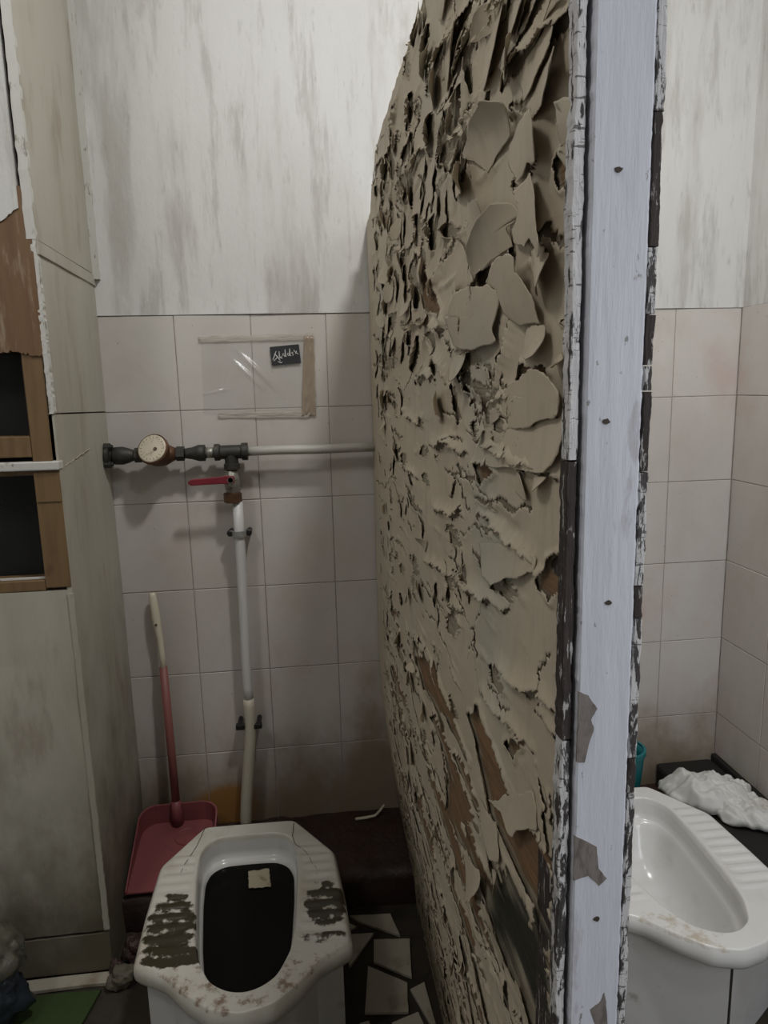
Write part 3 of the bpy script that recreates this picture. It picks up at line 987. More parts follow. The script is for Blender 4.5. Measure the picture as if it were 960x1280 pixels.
mould_c = np_soft(Yo + .02 * np_fbm(Yo, Zo, 8, 20, 3), Zo + .012 * np_fbm(Yo, Zo, 10, 30, 4), MOULD, .05)
fine = .10 * np_fbm(Yo, Zo, 40, 90, 77)
lost = np.maximum(bare_c + fine, np.minimum(1, mould_c * 1.15) + .42 * np_fbm(Yo, Zo, 4.5, 42, 78) + fine)
# small lost bits along ragged bands
bits = np_fbm(Yo, Zo, 9, 22, 83, 5)
lost = np.maximum(lost, np.where(Yo < -.16, np_ss(.50, .60, bits + .25 * np_ss(.30, .60, np_fbm(Yo, Zo, 2.2, 7, 31))), 0))
gone = lost > .5
Hc += .0035 * np_ss(.12, .48, lost)
HH = H + Hc
HH *= np.where(Yo > -.05, .5, 1)
Xs = XP + np.zeros(Y.shape)
tt = np_ss(.72, -.05, Z)
Xs = Xs + .058 * tt ** 1.4 * np_ss(-1.43, -1.05, Y) + .0015 * np_fbm(Yo, Zo, 3, 3, 4)
Yf = np.clip(Yo + np.clip(DY, -.03, .03), YN + .0003, -.005)
Zf = np.maximum(Zo + np.clip(DZ, -.015, .015), bots[:, None] - .002)
g4 = gone[:-1, :-1].astype(int) + gone[1:, :-1] + gone[:-1, 1:] + gone[1:, 1:]
keep = ~(kill | (g4 >= 2))
NI = Y.shape[0]
idx = np.arange(NI * NJ).reshape(NI, NJ)
quads = np.stack([idx[:-1, :-1], idx[1:, :-1], idx[1:, 1:], idx[:-1, 1:]], -1)[keep]
used = np.unique(quads)
remap = np.full(NI * NJ, -1)
remap[used] = np.arange(len(used))
quads = remap[quads]
off = origin_of(part)
co_ = np.stack([(Xs - HH).ravel()[used] - off.x, Yf.ravel()[used] - off.y, Zf.ravel()[used] - off.z], -1)
me = bpy.data.meshes.new('paint_coat')
me.from_pydata(co_.tolist(), [], quads.tolist())
me.polygons.foreach_set('use_smooth', [True] * len(me.polygons))
me.materials.append(PAINT)
grime_shade = (.85 * np_ss(.75, .12, Zo) + .8 * mould_c + .35 * np_ss(.2, .5, lost) * np_ss(1.1, .8, Zo)).ravel()[used]
at = me.attributes.new('grime_shade', 'FLOAT', 'POINT')
at.data.foreach_set('value', grime_shade.astype(np.float32))
coat = bpy.data.objects.new('paint_coat', me)
coat.parent = part
coat['kind'] = 'stuff'
put(coat)
md = coat.modifiers.new('thick', 'SOLIDIFY')
md.thickness = .0007
md.offset = 0.

for i, (poly, d, A, dome) in enumerate(BIG):
    bm = B()
    flake(bm, poly, d, A, dome, seed=50 + i, jag=.7, lift0=.0024 + .0006 * (i % 3), p=2.3, nring=(1., .95, .88, .80, .70, .58, .44, .28, .12), dens=.004)
    finish('paint_flake', bm)
# smaller loose flakes, mostly high up and along the ragged bands
random.seed(33)
cnt = 0
while cnt < 62:
    y, z = random.uniform(YN + .03, -.25), random.uniform(.35, PTOP - .02)
    up = smoothstep(1.28, 1.45, z)
    if random.random() > .35 + .65 * up or any(inpoly((y, z), b_[0]) for b_ in BIG):
        continue
    L_ = random.uniform(.014, .034) * (1 + .4 * up)
    poly = []
    ph = random.uniform(0, 6)
    for k in range(9):
        t = ph + 2 * PI * k / 9
        r = L_ * random.uniform(.7, 1.15)
        yy = y + 1.25 * r * math.cos(t)
        poly.append((max(YN + .002, min(-.02, yy)), z + .62 * r * math.sin(t)))
    ang = random.gauss(0, 1.)
    bm = B()
    flake(bm, poly, (-math.cos(ang), math.sin(ang) * .9 - .2), random.uniform(.006, .017), random.uniform(0, .003), seed=200 + cnt * 1.3, jag=.8,
          lift0=.0032, p=random.uniform(1.8, 3.), nring=(1., .93, .82, .68, .52, .34, .16), dens=.0045)
    finish('paint_flake', bm)
    cnt += 1

# ---- post at the near end: core, edge strips, white cover board
bm = B()
box(bm, (.7215, -1.462, .004), (.7725, -1.4572, PTOP + .02), 0, .001)
box(bm, (.7215, -1.4575, .004), (.7735, -1.40, PTOP + .02), 0, .001)
obj('post', bm, EDGEDARK, part)
def strip(name, x0, x1, y0, y1, z0, z1, m, seed, amp=.0012, n=420):
    bm = B()
    prev = None
    for i in range(n + 1):
        z = z0 + (z1 - z0) * i / n
        a = amp * (fbm(z * 22, seed) + .7 * fbm(z * 95, seed + 2))
        b = amp * (fbm(z * 26, seed + 5) + .7 * fbm(z * 120, seed + 7))
        c = amp * .6 * fbm(z * 60, seed + 9)
        ring = [bm.verts.new(p) for p in ((x0 + a, y1, z), (x0 + a, y0 + .001 + c, z), (x0 + a + .001, y0 + c, z), (x1 + b - .001, y0 + c * .5, z), (x1 + b, y0 + .001, z), (x1 + b, y1, z))]
        if prev:
            for k in range(6):
                bm.faces.new((prev[k], prev[(k + 1) % 6], ring[(k + 1) % 6], ring[k]))
        else:
            bm.faces.new(ring)
        prev = ring
    bm.faces.new(prev)
    return obj(name, bm, m, part)
# left strip: painted above and below, bare dark wood in the middle
for (a, b, m) in ((1.336, 1.94, EDGEPAINT), (1.119, 1.3345, EDGEDARK), (.02, 1.1175, EDGEMIX)):
    o = strip('edge_strip', .7135, .7215, -1.4705, -1.4575, a, b, m, a * 7)
    if m is EDGEDARK:
        o['label'] = 'dark bare wood'
for (a, b, m) in ((1.568, 1.94, EDGEMIX), (1.482, 1.567, EDGEDARK), (1.437, 1.481, EDGEMIX), (1.402, 1.436, EDGEDARK), (1.384, 1.401, EDGEMIX), (1.326, 1.383, EDGEDARK),
                  (1.24, 1.325, EDGEMIX), (1.215, 1.239, EDGEDARK), (1.10, 1.214, EDGEMIX), (1.07, 1.099, EDGEDARK), (.02, 1.069, EDGEMIX)):
    o = strip('edge_strip', .7675, .7748, -1.4728, -1.4575, a, b, m, a * 11 + 3, .0010)
    if m is EDGEDARK:
        o['label'] = 'dark bare wood'
# cover board
bm = B()
NX, NZ = 26, 700
gv = []
for i in range(NX + 1):
    row = []
    for j in range(NZ + 1):
        z = .012 + (1.935 - .012) * j / NZ
        x = .7245 + (.7662 - .7245) * i / NX
        if i == 0:
            x += .0006 * fbm(z * 30, 2) + .0007 * fbm(z * 120, 3)
        if i == NX:
            x += .0006 * fbm(z * 30, 5) + .0007 * fbm(z * 120, 6)
        e = min(i, NX - i)
        yy = -1.4752 + (.0012 if e == 0 else 0) + .0003 * fbm(x * 100, z * 12)
        row.append(bm.verts.new((x, yy, z)))
    gv.append(row)
for i in range(NX):
    for j in range(NZ):
        bm.faces.new((gv[i][j], gv[i + 1][j], gv[i + 1][j + 1], gv[i][j + 1]))
ring = [gv[i][0] for i in range(NX + 1)] + gv[NX][1:] + [gv[i][NZ] for i in range(NX - 1, -1, -1)] + gv[0][-2:0:-1]
low = [bm.verts.new((v.co.x, -1.461, v.co.z)) for v in ring]
for k in range(len(ring)):
    bm.faces.new((ring[k], low[k], low[(k + 1) % len(ring)], ring[(k + 1) % len(ring)]))
cov = obj('cover_board', bm, BOARD, part)
cov['label'] = 'bluish white cover board'
for (x, z) in ((.743, 1.53), (.740, 1.363), (.746, 1.229), (.745, .962), (.742, .70), (.745, .40)):
    bm = B()
    pts = []
    for k in range(14):
        a = 2 * PI * k / 14
        r = .0019 * (1 + .35 * fbm(k * 1.3, z * 9))
        pts.append((x + 1.3 * r * math.cos(a), z + r * math.sin(a)))
    prism(bm, pts, 1, -1.4762, -1.4745)
    obj('nail', bm, NAIL, cov)
SCARS = [[(.7246, 1.160), (.732, 1.157), (.740, 1.145), (.735, 1.136), (.738, 1.129), (.734, 1.116), (.731, 1.101), (.7246, 1.102), (.7246, 1.133)],
         [(.7246, 1.039), (.743, 1.027), (.745, 1.008), (.752, .998), (.746, .992), (.737, 1.002), (.7246, .999)],
         [(.754, .891), (.756, .879), (.758, .856), (.748, .857), (.742, .876), (.751, .883)]]
for q in SCARS:
    bm = B()
    pts = []
    for i in range(len(q)):
        a, b = q[i], q[(i + 1) % len(q)]
        for t in (0, .25, .5, .75):
            x, z = a[0] + (b[0] - a[0]) * t, a[1] + (b[1] - a[1]) * t
            pts.append((max(.7243, x + .0006 * fbm(x * 600, z * 600, 2)), z + .0008 * fbm(x * 600, z * 600, 8)))
    prism(bm, pts, 1, -1.4757, -1.474)
    obj('bare_patch', bm, SCAR, cov)['label'] = 'grey brown patch of lost paint'
# ------------------------------------------------------------------ squat toilets
SKEW = .062
def dense(poly, closed=True, step=.003):
    out = []
    n = len(poly)
    for i in range(n):
        a, b = poly[i], poly[(i + 1) % n]
        L_ = math.hypot(b[0] - a[0], b[1] - a[1])
        k = max(1, int(L_ / step))
        for t in range(k):
            out.append((a[0] + (b[0] - a[0]) * t / k, a[1] + (b[1] - a[1]) * t / k))
    return out

def smooth_poly(poly, it, closed=True):
    for _ in range(it):
        n = len(poly)
        poly = [((poly[i - 1][0] + 2 * poly[i][0] + poly[(i + 1) % n][0]) / 4, (poly[i - 1][1] + 2 * poly[i][1] + poly[(i + 1) % n][1]) / 4) for i in range(n)]
    return poly

half_out = [(.113, .004), (.205, .142), (.212, .300), (.214, .432), (.150, .468), (.105, .520), (.058, .560), (.0, .574)]
half_in = [(.0, .051), (.070, .053), (.102, .075), (.115, .115), (.113, .20), (.102, .34), (.090, .43), (.062, .494), (.028, .519), (.0, .525)]
half_ped = [(.098, .018), (.186, .150), (.194, .300), (.196, .415), (.140, .448), (.095, .500), (.050, .540), (.0, .552)]
def mirror(h):
    return h + [(-x, y) for x, y in h[::-1] if abs(x) > 1e-6]
OUT = smooth_poly(dense(mirror(half_out)), 14)
INN = smooth_poly(dense(mirror(half_in)), 30)

def by_angle(poly, N, c=(0., .30)):
    pa = []
    for x, y in poly:
        pa.append((math.atan2(x - c[0], y - c[1]), math.hypot(x - c[0], y - c[1])))
    pa.sort()
    res = []
    for k in range(N):
        t = -PI + 2 * PI * (k + .5) / N
        j = next((i for i, q in enumerate(pa) if q[0] >= t), None)
        if j is None or j == 0:
            a, b = pa[-1], pa[0]
            sp = (b[0] + 2 * PI) - a[0]
            u = ((t - a[0]) % (2 * PI)) / sp
        else:
            a, b = pa[j - 1], pa[j]
            u = (t - a[0]) / (b[0] - a[0] + 1e-12)
        r = a[1] + (b[1] - a[1]) * u
        res.append((c[0] + r * math.sin(t), c[1] + r * math.cos(t)))
    return res

def squat_toilet(o, th, label, dirty, ceram, ped_half, seed):
    root = empty('squat_toilet', (o[0] + .02, o[1] - .29, .0), label, 'squat toilet', 'squat toilets either side of the partition')
    ZR = .29
    ct, st = math.cos(th), math.sin(th)
    def W(a, b, z):
        a = a + SKEW * (b - .02)
        return (o[0] + ct * a + st * b, o[1] + st * a - ct * b, ZR + z)
    N = 420
    ou, inn = by_angle(OUT, N), by_angle(INN, N)
    muck, stain = [], []
    bm = B()
    def add(a, b, z, flat=True):
        v = bm.verts.new(W(a, b, z))
        m = s = 0.
        if flat and dirty:
            for (ca, cb, ra, rb, w) in ((-.155, .345, .062, .120, 1.), (.172, .315, .056, .078, 1.), (-.13, .425, .085, .030, 1.05), (.16, .41, .06, .020, .8)):
                q = ((a - ca) / ra) ** 2 + ((b - cb) / rb) ** 2
                m = max(m, w * smoothstep(1.5, .35, q))
            gro = .5 + .5 * math.cos(2 * PI * b / .031)
            m *= .56 + .20 * gro
            s = .26 * smoothstep(.40, .47, b) + .19 * smoothstep(.33, .42, b) + .30 * gro * smoothstep(.08, .12, abs(a)) * smoothstep(.44, .40, b) + .12
        elif flat:
            s = .55 * smoothstep(.42, .47, b) * smoothstep(.06, -.06, a) + .15
        muck.append(m)
        stain.append(s)
        return v
    rings = []
    # bowl, up to the mouth
    bowl_prof = [(-.190, .25), (-.186, .50), (-.165, .70), (-.125, .83), (-.075, .91), (-.064, .935), (-.0595, .965), (-.057, .990), (-.040, .995), (-.014, 1.)]
    for z, s in bowl_prof:
        rg = []
        for k in range(N):
            a, b = inn[k]
            rg.append(add(a * s, .30 + (b - .30) * s, z, False))
        rings.append(rg)
    NB = len(rings)
    T = [0.012, .03, .06, .10, .16, .22, .28, .34, .40, .46, .52, .58, .64, .70, .76, .82, .88, .93, .965, .985, 1.]
    for t in T:
        rg = []
        for k in range(N):
            ai, bi = inn[k]
            ao, bo = ou[k]
            a, b = ai + (ao - ai) * t, bi + (bo - bi) * t
            z = -.012 * (1 - smoothstep(0, .08, t)) ** 2
            z -= .007 * smoothstep(.93, 1.0, t) ** 2
            side = smoothstep(.14, .24, t) * smoothstep(.92, .84, t) * smoothstep(.075, .10, abs(a)) * smoothstep(.095, .12, b) * smoothstep(.425, .40, b)
            rib = math.cos(2 * PI * b / .031)
            z += side * .0030 * max(-.6, min(.6, rib * 1.4))
            # the top is slightly raised towards the nose lip
            z += .003 * smoothstep(.45, .56, b)
            rg.append(add(a, b, z))
        rings.append(rg)
    for (ins, z) in ((-.0035, -.014), (-.0045, -.024), (-.003, -.034), (.001, -.041), (.008, -.045), (.020, -.046)):
        rg = []
        for k in range(N):
            a, b = ou[k]
            L_ = math.hypot(a, b - .30)
            f = (L_ - ins) / L_
            rg.append(add(a * f, .30 + (b - .30) * f, z, False))
        rings.append(rg)
    for i in range(len(rings) - 1):
        for k in range(N):
            f = bm.faces.new((rings[i][k], rings[i][(k + 1) % N], rings[i + 1][(k + 1) % N], rings[i + 1][k]))
            f.smooth = True
    f = bm.faces.new(rings[0][::-1])
    # split: bowl and rim are parts of their own
    me_all = bm
    nb_faces = NB * N - 0
    bowl_bm = bm.copy()
    bm.faces.ensure_lookup_table()
    bowl_bm.faces.ensure_lookup_table()
    cut = (NB - 1) * N
    bf = bowl_bm.faces[:]
    rf = bm.faces[:]
    last = rf[-1]
    bmesh.ops.delete(bowl_bm, geom=[x for i, x in enumerate(bf) if cut <= i < len(bf) - 1], context='FACES')
    bmesh.ops.delete(bm, geom=[x for i, x in enumerate(rf) if i < cut or i == len(rf) - 1], context='FACES')
    nbv = NB * N
    obj('rim', bm, ceram, root, mod='open', attrs=dict(muck=muck[(NB - 1) * N:], stain=stain[(NB - 1) * N:]))
    st_b = []
    for v in bowl_bm.verts:
        st_b.append(0.)
    nb = len(bowl_bm.verts)
    obj('bowl', bowl_bm, CERAMIC2, root, mod='open', attrs=dict(muck=[0.] * nb, stain=[.12] * nb))
    # skirt below, and the dirty joint under the lip
    pp = mirror(ped_half)
    bm = B()
    pts = [W(a, b, 0)[:2] for a, b in pp]
    pi_ = [W(a * .90, .29 + (b - .29) * .93, 0)[:2] for a, b in pp]
    n_ = len(pts)
    rr = [[bm.verts.new((x, y, z)) for x, y in pl] for pl, z in ((pts, .001), (pts, ZR - .040), (pi_, ZR - .040), (pi_, .001))]
    for i in range(4):
        for k in range(n_):
            bm.faces.new((rr[i][k], rr[i][(k + 1) % n_], rr[(i + 1) % 4][(k + 1) % n_], rr[(i + 1) % 4][k]))
    obj('skirt', bm, SKIRT, root)
    bm = B()
    dp = dense(pp, step=.006)
    cx_ = [W(a, b, 0) for a, b in dp]
    path = [(x, y, ZR - .047 + .002 * fbm(x * 40, y * 40, seed)) for x, y, _ in cx_]
    tube(bm, path + [path[0]], [.0035 + .0022 * fbm(p[0] * 60, p[1] * 60, seed + 4) for p in path] + [.0035], 8)
    obj('joint_dirt', bm, SCUM, root)
    return root, W

t1, W1 = squat_toilet((.346, -.282), math.radians(-1.), 'dirty squat toilet with dark muck in its foot treads, left of the partition', True, CERAMIC, half_ped, 1.)
for pts in ([(.233, -.283), (.222, -.359), (.203, -.423), (.198, -.459)], [(.458, -.305), (.455, -.356), (.461, -.388), (.489, -.424), (.502, -.464), (.515, -.489)]):
    bm = B()
    pp = []
    for i in range(len(pts) - 1):
        for k in range(8):
            t = k / 8
            x, y = pts[i][0] + (pts[i + 1][0] - pts[i][0]) * t, pts[i][1] + (pts[i + 1][1] - pts[i][1]) * t
            pp.append((x + .0012 * fbm(x * 90, y * 90, 3), y, .2910))
    tube(bm, pp, [.0009 * (1 - .5 * i / len(pp)) for i in range(len(pp))], 6)
    obj('crack', bm, SCUM, t1)
ped2 = [(.098, .018), (.186, .150), (.194, .300), (.196, .408), (.186, .424), (.004, .540)]
t2, W2 = squat_toilet((1.312, -.277), math.radians(-1.), 'clean white squat toilet with deep empty bowl, right of the partition', False, CERAMIC2, ped2, 9.)

bm = B()
x_, y_, _z = W2(.0, .541, 0)
tube(bm, [(x_, y_ - .0008, .006), (x_, y_ - .0008, .242)], .0022, 6)
obj('joint_line', bm, SCUM, t2)

# black water and a scrap of paper in the left bowl
bm = B()
wp = by_angle(INN, 120)
ctr = bm.verts.new(W1(0, .30, -.0685))
prev = None
for s in (.3, .6, .85, .918):
    rg = [bm.verts.new(W1(a * s, .30 + (b - .30) * s, -.0685)) for a, b in wp]
    for k in range(120):
        if prev is None:
            bm.faces.new((ctr, rg[k], rg[(k + 1) % 120]))
        else:
            bm.faces.new((prev[k], prev[(k + 1) % 120], rg[(k + 1) % 120], rg[k]))
    prev = rg
low = [bm.verts.new(W1(a * .88, .30 + (b - .30) * .88, -.072)) for a, b in wp]
for k in range(120):
    bm.faces.new((prev[k], prev[(k + 1) % 120], low[(k + 1) % 120], low[k]))
bm.faces.new(low)
tag(obj('stagnant_water', bm, BLACKWATER), 'black stagnant water filling the bowl of the dirty left squat toilet', 'water')
def sheet(bm, corners, n, bumpf, thick):
    g = []
    for i in range(n + 1):
        row = []
        for j in range(n + 1):
            u, v = i / n, j / n
            p = (Vector(corners[0]) * (1 - u) * (1 - v) + Vector(corners[1]) * u * (1 - v) + Vector(corners[2]) * u * v + Vector(corners[3]) * (1 - u) * v)
            row.append(bm.verts.new(p + Vector(bumpf(u, v, p))))
        g.append(row)
    for i in range(n):
        for j in range(n):
            f = bm.faces.new((g[i][j], g[i + 1][j], g[i + 1][j + 1], g[i][j + 1]))
            f.smooth = True
    return g
bm = B()
sheet(bm, [(.345, -.383, .223), (.395, -.381, .223), (.402, -.447, .223), (.350, -.444, .223)], 16,
      lambda u, v, p: (.004 * fbm(v * 3, u * 3, 1), .004 * fbm(u * 3, v * 3, 6), .0012 + .0012 * fbm(u * 5, v * 5, 3)), .001)
o = obj('paper_scrap', bm, PAPER, mod='open')
md = o.modifiers.new('thick', 'SOLIDIFY')
md.thickness = .0008
tag(o, 'small soaked paper scrap floating on the black toilet water', 'paper')

# ------------------------------------------------------------------ water pipe, meter, valve
YP, ZP = -.050, 1.229
def hexnut(bm, x0, x1, r, y=YP, z=ZP, axis=0, mi=0):
    pts = [(r * math.cos(PI / 3 * k + .3), r * math.sin(PI / 3 * k + .3)) for k in range(6)]
    if axis == 0:
        prism(bm, [(y + a, z + b) for a, b in pts], 0, x0, x1, mi, .0015)
    else:
        prism(bm, [(x0 + a, y + b) for a, b in pts], 2, z, x1, mi, .0015)

meter = empty('water_meter', (.14, YP, ZP - .06), 'round water meter with stained cream dial on the wall pipe', 'water meter')
bm = B()
lathe(bm, [(0, .014), (.012, .020), (.030, .030), (.046, .032), (.062, .030), (.080, .020), (.092, .014)], (.101, YP, ZP), (1, 0, 0), 28)
obj('meter_body', bm, RUSTBRASS, meter, smooth=True)
ax = Vector((-.24, -.86, .44)).normalized()
c0 = Vector((.147, YP, ZP))
bm = B()
lathe(bm, [(.0, .034), (.022, .036), (.030, .041), (.040, .0415), (.0425, .039)], c0, ax, 36)
obj('meter_housing', bm, RUSTBRASS, meter, smooth=False)
bm = B()
lathe(bm, [(.0405, .0375), (.0435, .0375), (.0450, .035)], c0, ax, 36)
dial = obj('dial', bm, DIAL, meter)
dial['label'] = 'stained cream dial'
a_ = ax.cross(Vector((0, 0, 1))).normalized()
b_ = a_.cross(ax).normalized()
bm = B()
cc = c0 + ax * .0452 + a_ * -.006 * 0 - b_ * .002
lathe(bm, [(0, .0052), (.0012, .0050)], cc - a_ * .010, ax, 14)
obj('dial_hub', bm, DIALINK, meter)
bm = B()
for k in range(20):
    t = 2 * PI * k / 20
    d = a_ * math.cos(t) + b_ * math.sin(t)
    n_ = ax.cross(d)
    p0, p1 = c0 + ax * .0451 + d * .0275, c0 + ax * .0451 + d * (.032 if k % 2 else .0335)
    w = .0006
    f = bm.faces.new([bm.verts.new(p) for p in (p0 - n_ * w, p1 - n_ * w, p1 + n_ * w, p0 + n_ * w)])
bmesh.ops.solidify(bm, geom=bm.faces[:], thickness=.0004)
obj('dial_marks', bm, DIALINK, meter)['kind'] = 'stuff'
for x0, x1 in ((.083, .102), (.190, .212)):
    bm = B()
    hexnut(bm, x0, x1, .0195)
    obj('union_nut', bm, IRON, meter)

def pipe_part(name, label, cat, parts, group=None, loc=None):
    root = empty(name, loc, label, cat, group)
    for (n, bmf, m, sm) in parts:
        bm = B()
        bmf(bm)
        obj(n, bm, m, root, smooth=sm)
    return root
def flange(bm):
    lathe(bm, [(0, .016), (.002, .029), (.012, .029), (.014, .018), (.020, .018)], (XL + .002, YP, ZP), (1, 0, 0), 26)
    for k in range(3):
        t = PI / 2 + .35 + 2 * PI * k / 3
        p = Vector((XL + .002, YP + .026 * math.cos(t), ZP + .026 * math.sin(t)))
        lathe(bm, [(0, .010), (.016, .010), (.017, .006), (.022, .006)], p, (1, 0, 0), 8)
pipe_part('pipe_coupling', 'dark iron flanged coupling where the pipe leaves the left wall', 'pipe fitting', [
    ('flange', flange, IRON, False),
    ('sleeve', lambda bm: lathe(bm, [(0, .018), (.006, .023), (.026, .024), (.040, .020), (.052, .015), (.056, .015)], (.027, YP, ZP), (1, 0, 0), 24), IRON, True)],
    loc=(.03, YP, ZP - .03))
pipe_part('pipe_coupling', 'dark iron coupling with silver nipple between meter and tee', 'pipe fitting', [
    ('sleeve', lambda bm: lathe(bm, [(0, .013), (.004, .014), (.018, .016), (.030, .020), (.036, .022), (.052, .022), (.053, .017)], (.213, YP, ZP), (1, 0, 0), 24), IRON, True),
    ('nipple', lambda bm: lathe(bm, [(0, .0145), (.026, .0145)], (.265, YP, ZP), (1, 0, 0), 20), NICKEL, True)],
    loc=(.25, YP, ZP - .03))
def tee(bm):
    lathe(bm, [(0, .016), (.001, .0225), (.014, .0225), (.017, .0185), (.070, .0185), (.073, .0235), (.088, .0235), (.089, .014)], (.289, YP, ZP), (1, 0, 0), 28)
    lathe(bm, [(0, .0175), (.022, .0180), (.024, .0215), (.038, .0215), (.039, .017)], (.333, YP, ZP - .008), (0, 0, -1), 28)
bm = B()
tee(bm)
tag(obj('pipe_tee', bm, IRON, loc=(.333, YP, ZP - .05)), 'dark iron pipe tee above the red-handled valve', 'pipe fitting')
XV = .331
valve = empty('ball_valve', (XV, YP, 1.10), 'ball valve with red lever handle under the pipe tee', 'valve')
bm = B()
lathe(bm, [(0, .014), (.002, .017), (.016, .017), (.020, .020), (.036, .0215), (.052, .020), (.058, .017), (.064, .017)], (XV, YP, 1.181), (0, 0, -1), 24)
obj('valve_body', bm, NICKEL, valve, smooth=True)
bm = B()
lathe(bm, [(0, .019), (.002, .0245), (.026, .0245), (.028, .018)], (XV - .001, YP, 1.120), (0, 0, -1), 8)
nut = obj('valve_nut', bm, RUSTBRASS, valve)
bm = B()
lathe(bm, [(0, .010), (.018, .009), (.019, .007), (.030, .007)], (XV, YP - .012, 1.158), (0, -1, 0), 16)
obj('stem', bm, NICKEL, valve)
bm = B()
lathe(bm, [(0, .009), (.006, .009)], (XV, YP - .036, 1.158), (0, -1, 0), 6)
obj('stem_nut', bm, NICKEL, valve)
bm = B()
prism(bm, [(XV + .010, 1.168), (XV - .010, 1.170), (XV - .028, 1.168), (.230, 1.164), (.2215, 1.158), (.2215, 1.152), (.229, 1.147), (XV - .028, 1.149), (XV - .010, 1.148), (XV + .010, 1.150)], 1, YP - .041, YP - .033, 0, .0022)
lv = obj('lever', bm, REDLEVER, valve)
lv['label'] = 'red lever handle'

bm = B()
tube(bm, [(.372, YP, ZP), (.45, YP, ZP + .001), (.56, YP, ZP - .001), (.65, YP, ZP), (.7215, YP, ZP)], .0125, 20)
tag(obj('supply_pipe', bm, GREYPIPE, smooth=True, loc=(.55, YP, ZP - .0125)), 'pale grey horizontal pipe from the tee into the partition', 'pipe')
dp = empty('drop_pipe', (.33, YP, .11), 'white vertical pipe from valve down to floor behind left toilet', 'pipe')
bm = B()
up_ = [(.3415, YP, 1.094), (.3415, YP, 1.0), (.341, YP, .90), (.340, YP, .80), (.3385, YP, .70), (.3375, YP, .62), (.338, YP, .56), (.3385, YP, .50)]
tube(bm, up_, .0138, 20)
obj('pipe', bm, WHITEPIPE, dp, smooth=True)
bm = B()
tube(bm, [(.3382, YP, .525), (.3388, YP, .50), (.3395, YP, .455), (.337, YP, .41), (.331, YP, .36), (.323, YP, .29), (.315, YP, .22), (.309, YP, .15), (.307, YP, .118)],
     [.0148, .0158, .0162, .0162, .0164, .0164, .0166, .0166, .0166], 20)
obj('hose', bm, YELLOWPIPE, dp, smooth=True)['label'] = 'yellowed lower hose'
def clip_at(z, xa, xb, label, drop):
    root = empty('pipe_clip', ((xa + xb) / 2, YP, z - .012), label, 'pipe clip', 'pipe clips on the white drop pipe')
    xm = (xa + xb) / 2
    if drop:
        bm = B()
        box(bm, (xa - .004, -.030, z - .006), (xb + .004, -.024, z + .006), 0, .0015)
        obj('bracket', bm, GREYPLASTIC, root)
        bm = B()
        n = 18
        prev = None
        for i in range(n + 1):
            t = PI * i / n
            for_ = (xm - .0165 * math.cos(t), YP - .0165 * math.sin(t))
            fo2 = (xm - .0195 * math.cos(t), YP - .0195 * math.sin(t))
            rg = [bm.verts.new((for_[0], for_[1], z - .008)), bm.verts.new((fo2[0], fo2[1], z - .008)), bm.verts.new((fo2[0], fo2[1], z + .008)), bm.verts.new((for_[0], for_[1], z + .008))]
            if prev:
                for k in range(4):
                    bm.faces.new((prev[k], prev[(k + 1) % 4], rg[(k + 1) % 4], rg[k]))
            else:
                bm.faces.new(rg)
            prev = rg
        bm.faces.new(prev)
        obj('strap', bm, GREYPLASTIC, root)
    for x in (xa, xb):
        bm = B()
        if drop:
            lathe(bm, [(0, .007), (.030, .007), (.032, .009), (.044, .009), (.046, .006)], (x, -.001, z), (0, -1, 0), 14)
        else:
            s = -1 if x < xm else 1
            box(bm, (min(x, x - s * .026), -.062, z - .008), (max(x, x - s * .026), -.045, z + .008), 0, .003)
            lathe(bm, [(0, .007), (.045, .007)], (x - s * .010, -.001, z), (0, -1, 0), 12)
        obj('bolt', bm, BLACKPLASTIC, root)
clip_at(1.006, .316, .366, 'upper pipe clip, grey strap between two black bolts', True)
clip_at(.443, .298, .372, 'lower pipe clip, two black arms holding the yellowed hose', False)

# ------------------------------------------------------------------ dustpan
pan = empty('dustpan', (.125, -.17, SLAB), 'red long-handled dustpan in the left back corner, handle leaning on the tiles', 'dustpan')
Y0, Y1 = -.285, -.055
def dp_out(s, y0=Y0, y1=Y1, xa=.018, xb=.236, r=.045):
    pts = [(xa + s, y0), (xb - s, y0)]
    for k in range(7):
        t = PI / 2 * k / 6
        pts.append((xb - s - r + r * math.cos(t), y1 - s - r + r * math.sin(t)))
    for k in range(7):
        t = PI / 2 + PI / 2 * k / 6
        pts.append((xa + s + r + r * math.cos(t), y1 - s - r + r * math.sin(t)))
    return pts
def dpz(y):
    return SLAB + .012 + .045 * (y - Y0) / (Y1 - Y0)
bm = B()
o_, i_ = dp_out(0), dp_out(.004)
def wallh(y):
    return .004 + .052 * smoothstep(Y0 - .02, Y1 - .03, y)
n = len(o_)
A0 = [bm.verts.new((x, y, dpz(y) - .004)) for x, y in o_]
A1 = [bm.verts.new((x, y, dpz(y) + wallh(y))) for x, y in o_]
A2 = [bm.verts.new((x, y, dpz(y) + wallh(y))) for x, y in i_]
A3 = [bm.verts.new((x, y, dpz(y))) for x, y in i_]
for k in range(n):
    q = (k + 1) % n
    if k == 0:
        bm.faces.new((A0[0], A0[1], A3[1], A3[0]))
        continue
    bm.faces.new((A0[k], A0[q], A1[q], A1[k]))
    bm.faces.new((A1[k], A1[q], A2[q], A2[k]))
    bm.faces.new((A2[k], A2[q], A3[q], A3[k]))
bm.faces.new((A0[0], A1[0], A2[0], A3[0]))
bm.faces.new((A0[1], A1[1], A2[1], A3[1]))
bm.faces.new(A3)
bm.faces.new(A0[::-1])
obj('tray', bm, PINK, pan)
bm = B()
lathe(bm, [(0, .034), (.003, .033), (.003, .027), (.0015, .025)], (.150, -.115, dpz(-.115)), (0, -.19, 1), 24)
obj('raised_ring', bm, PINK, pan)
bm = B()
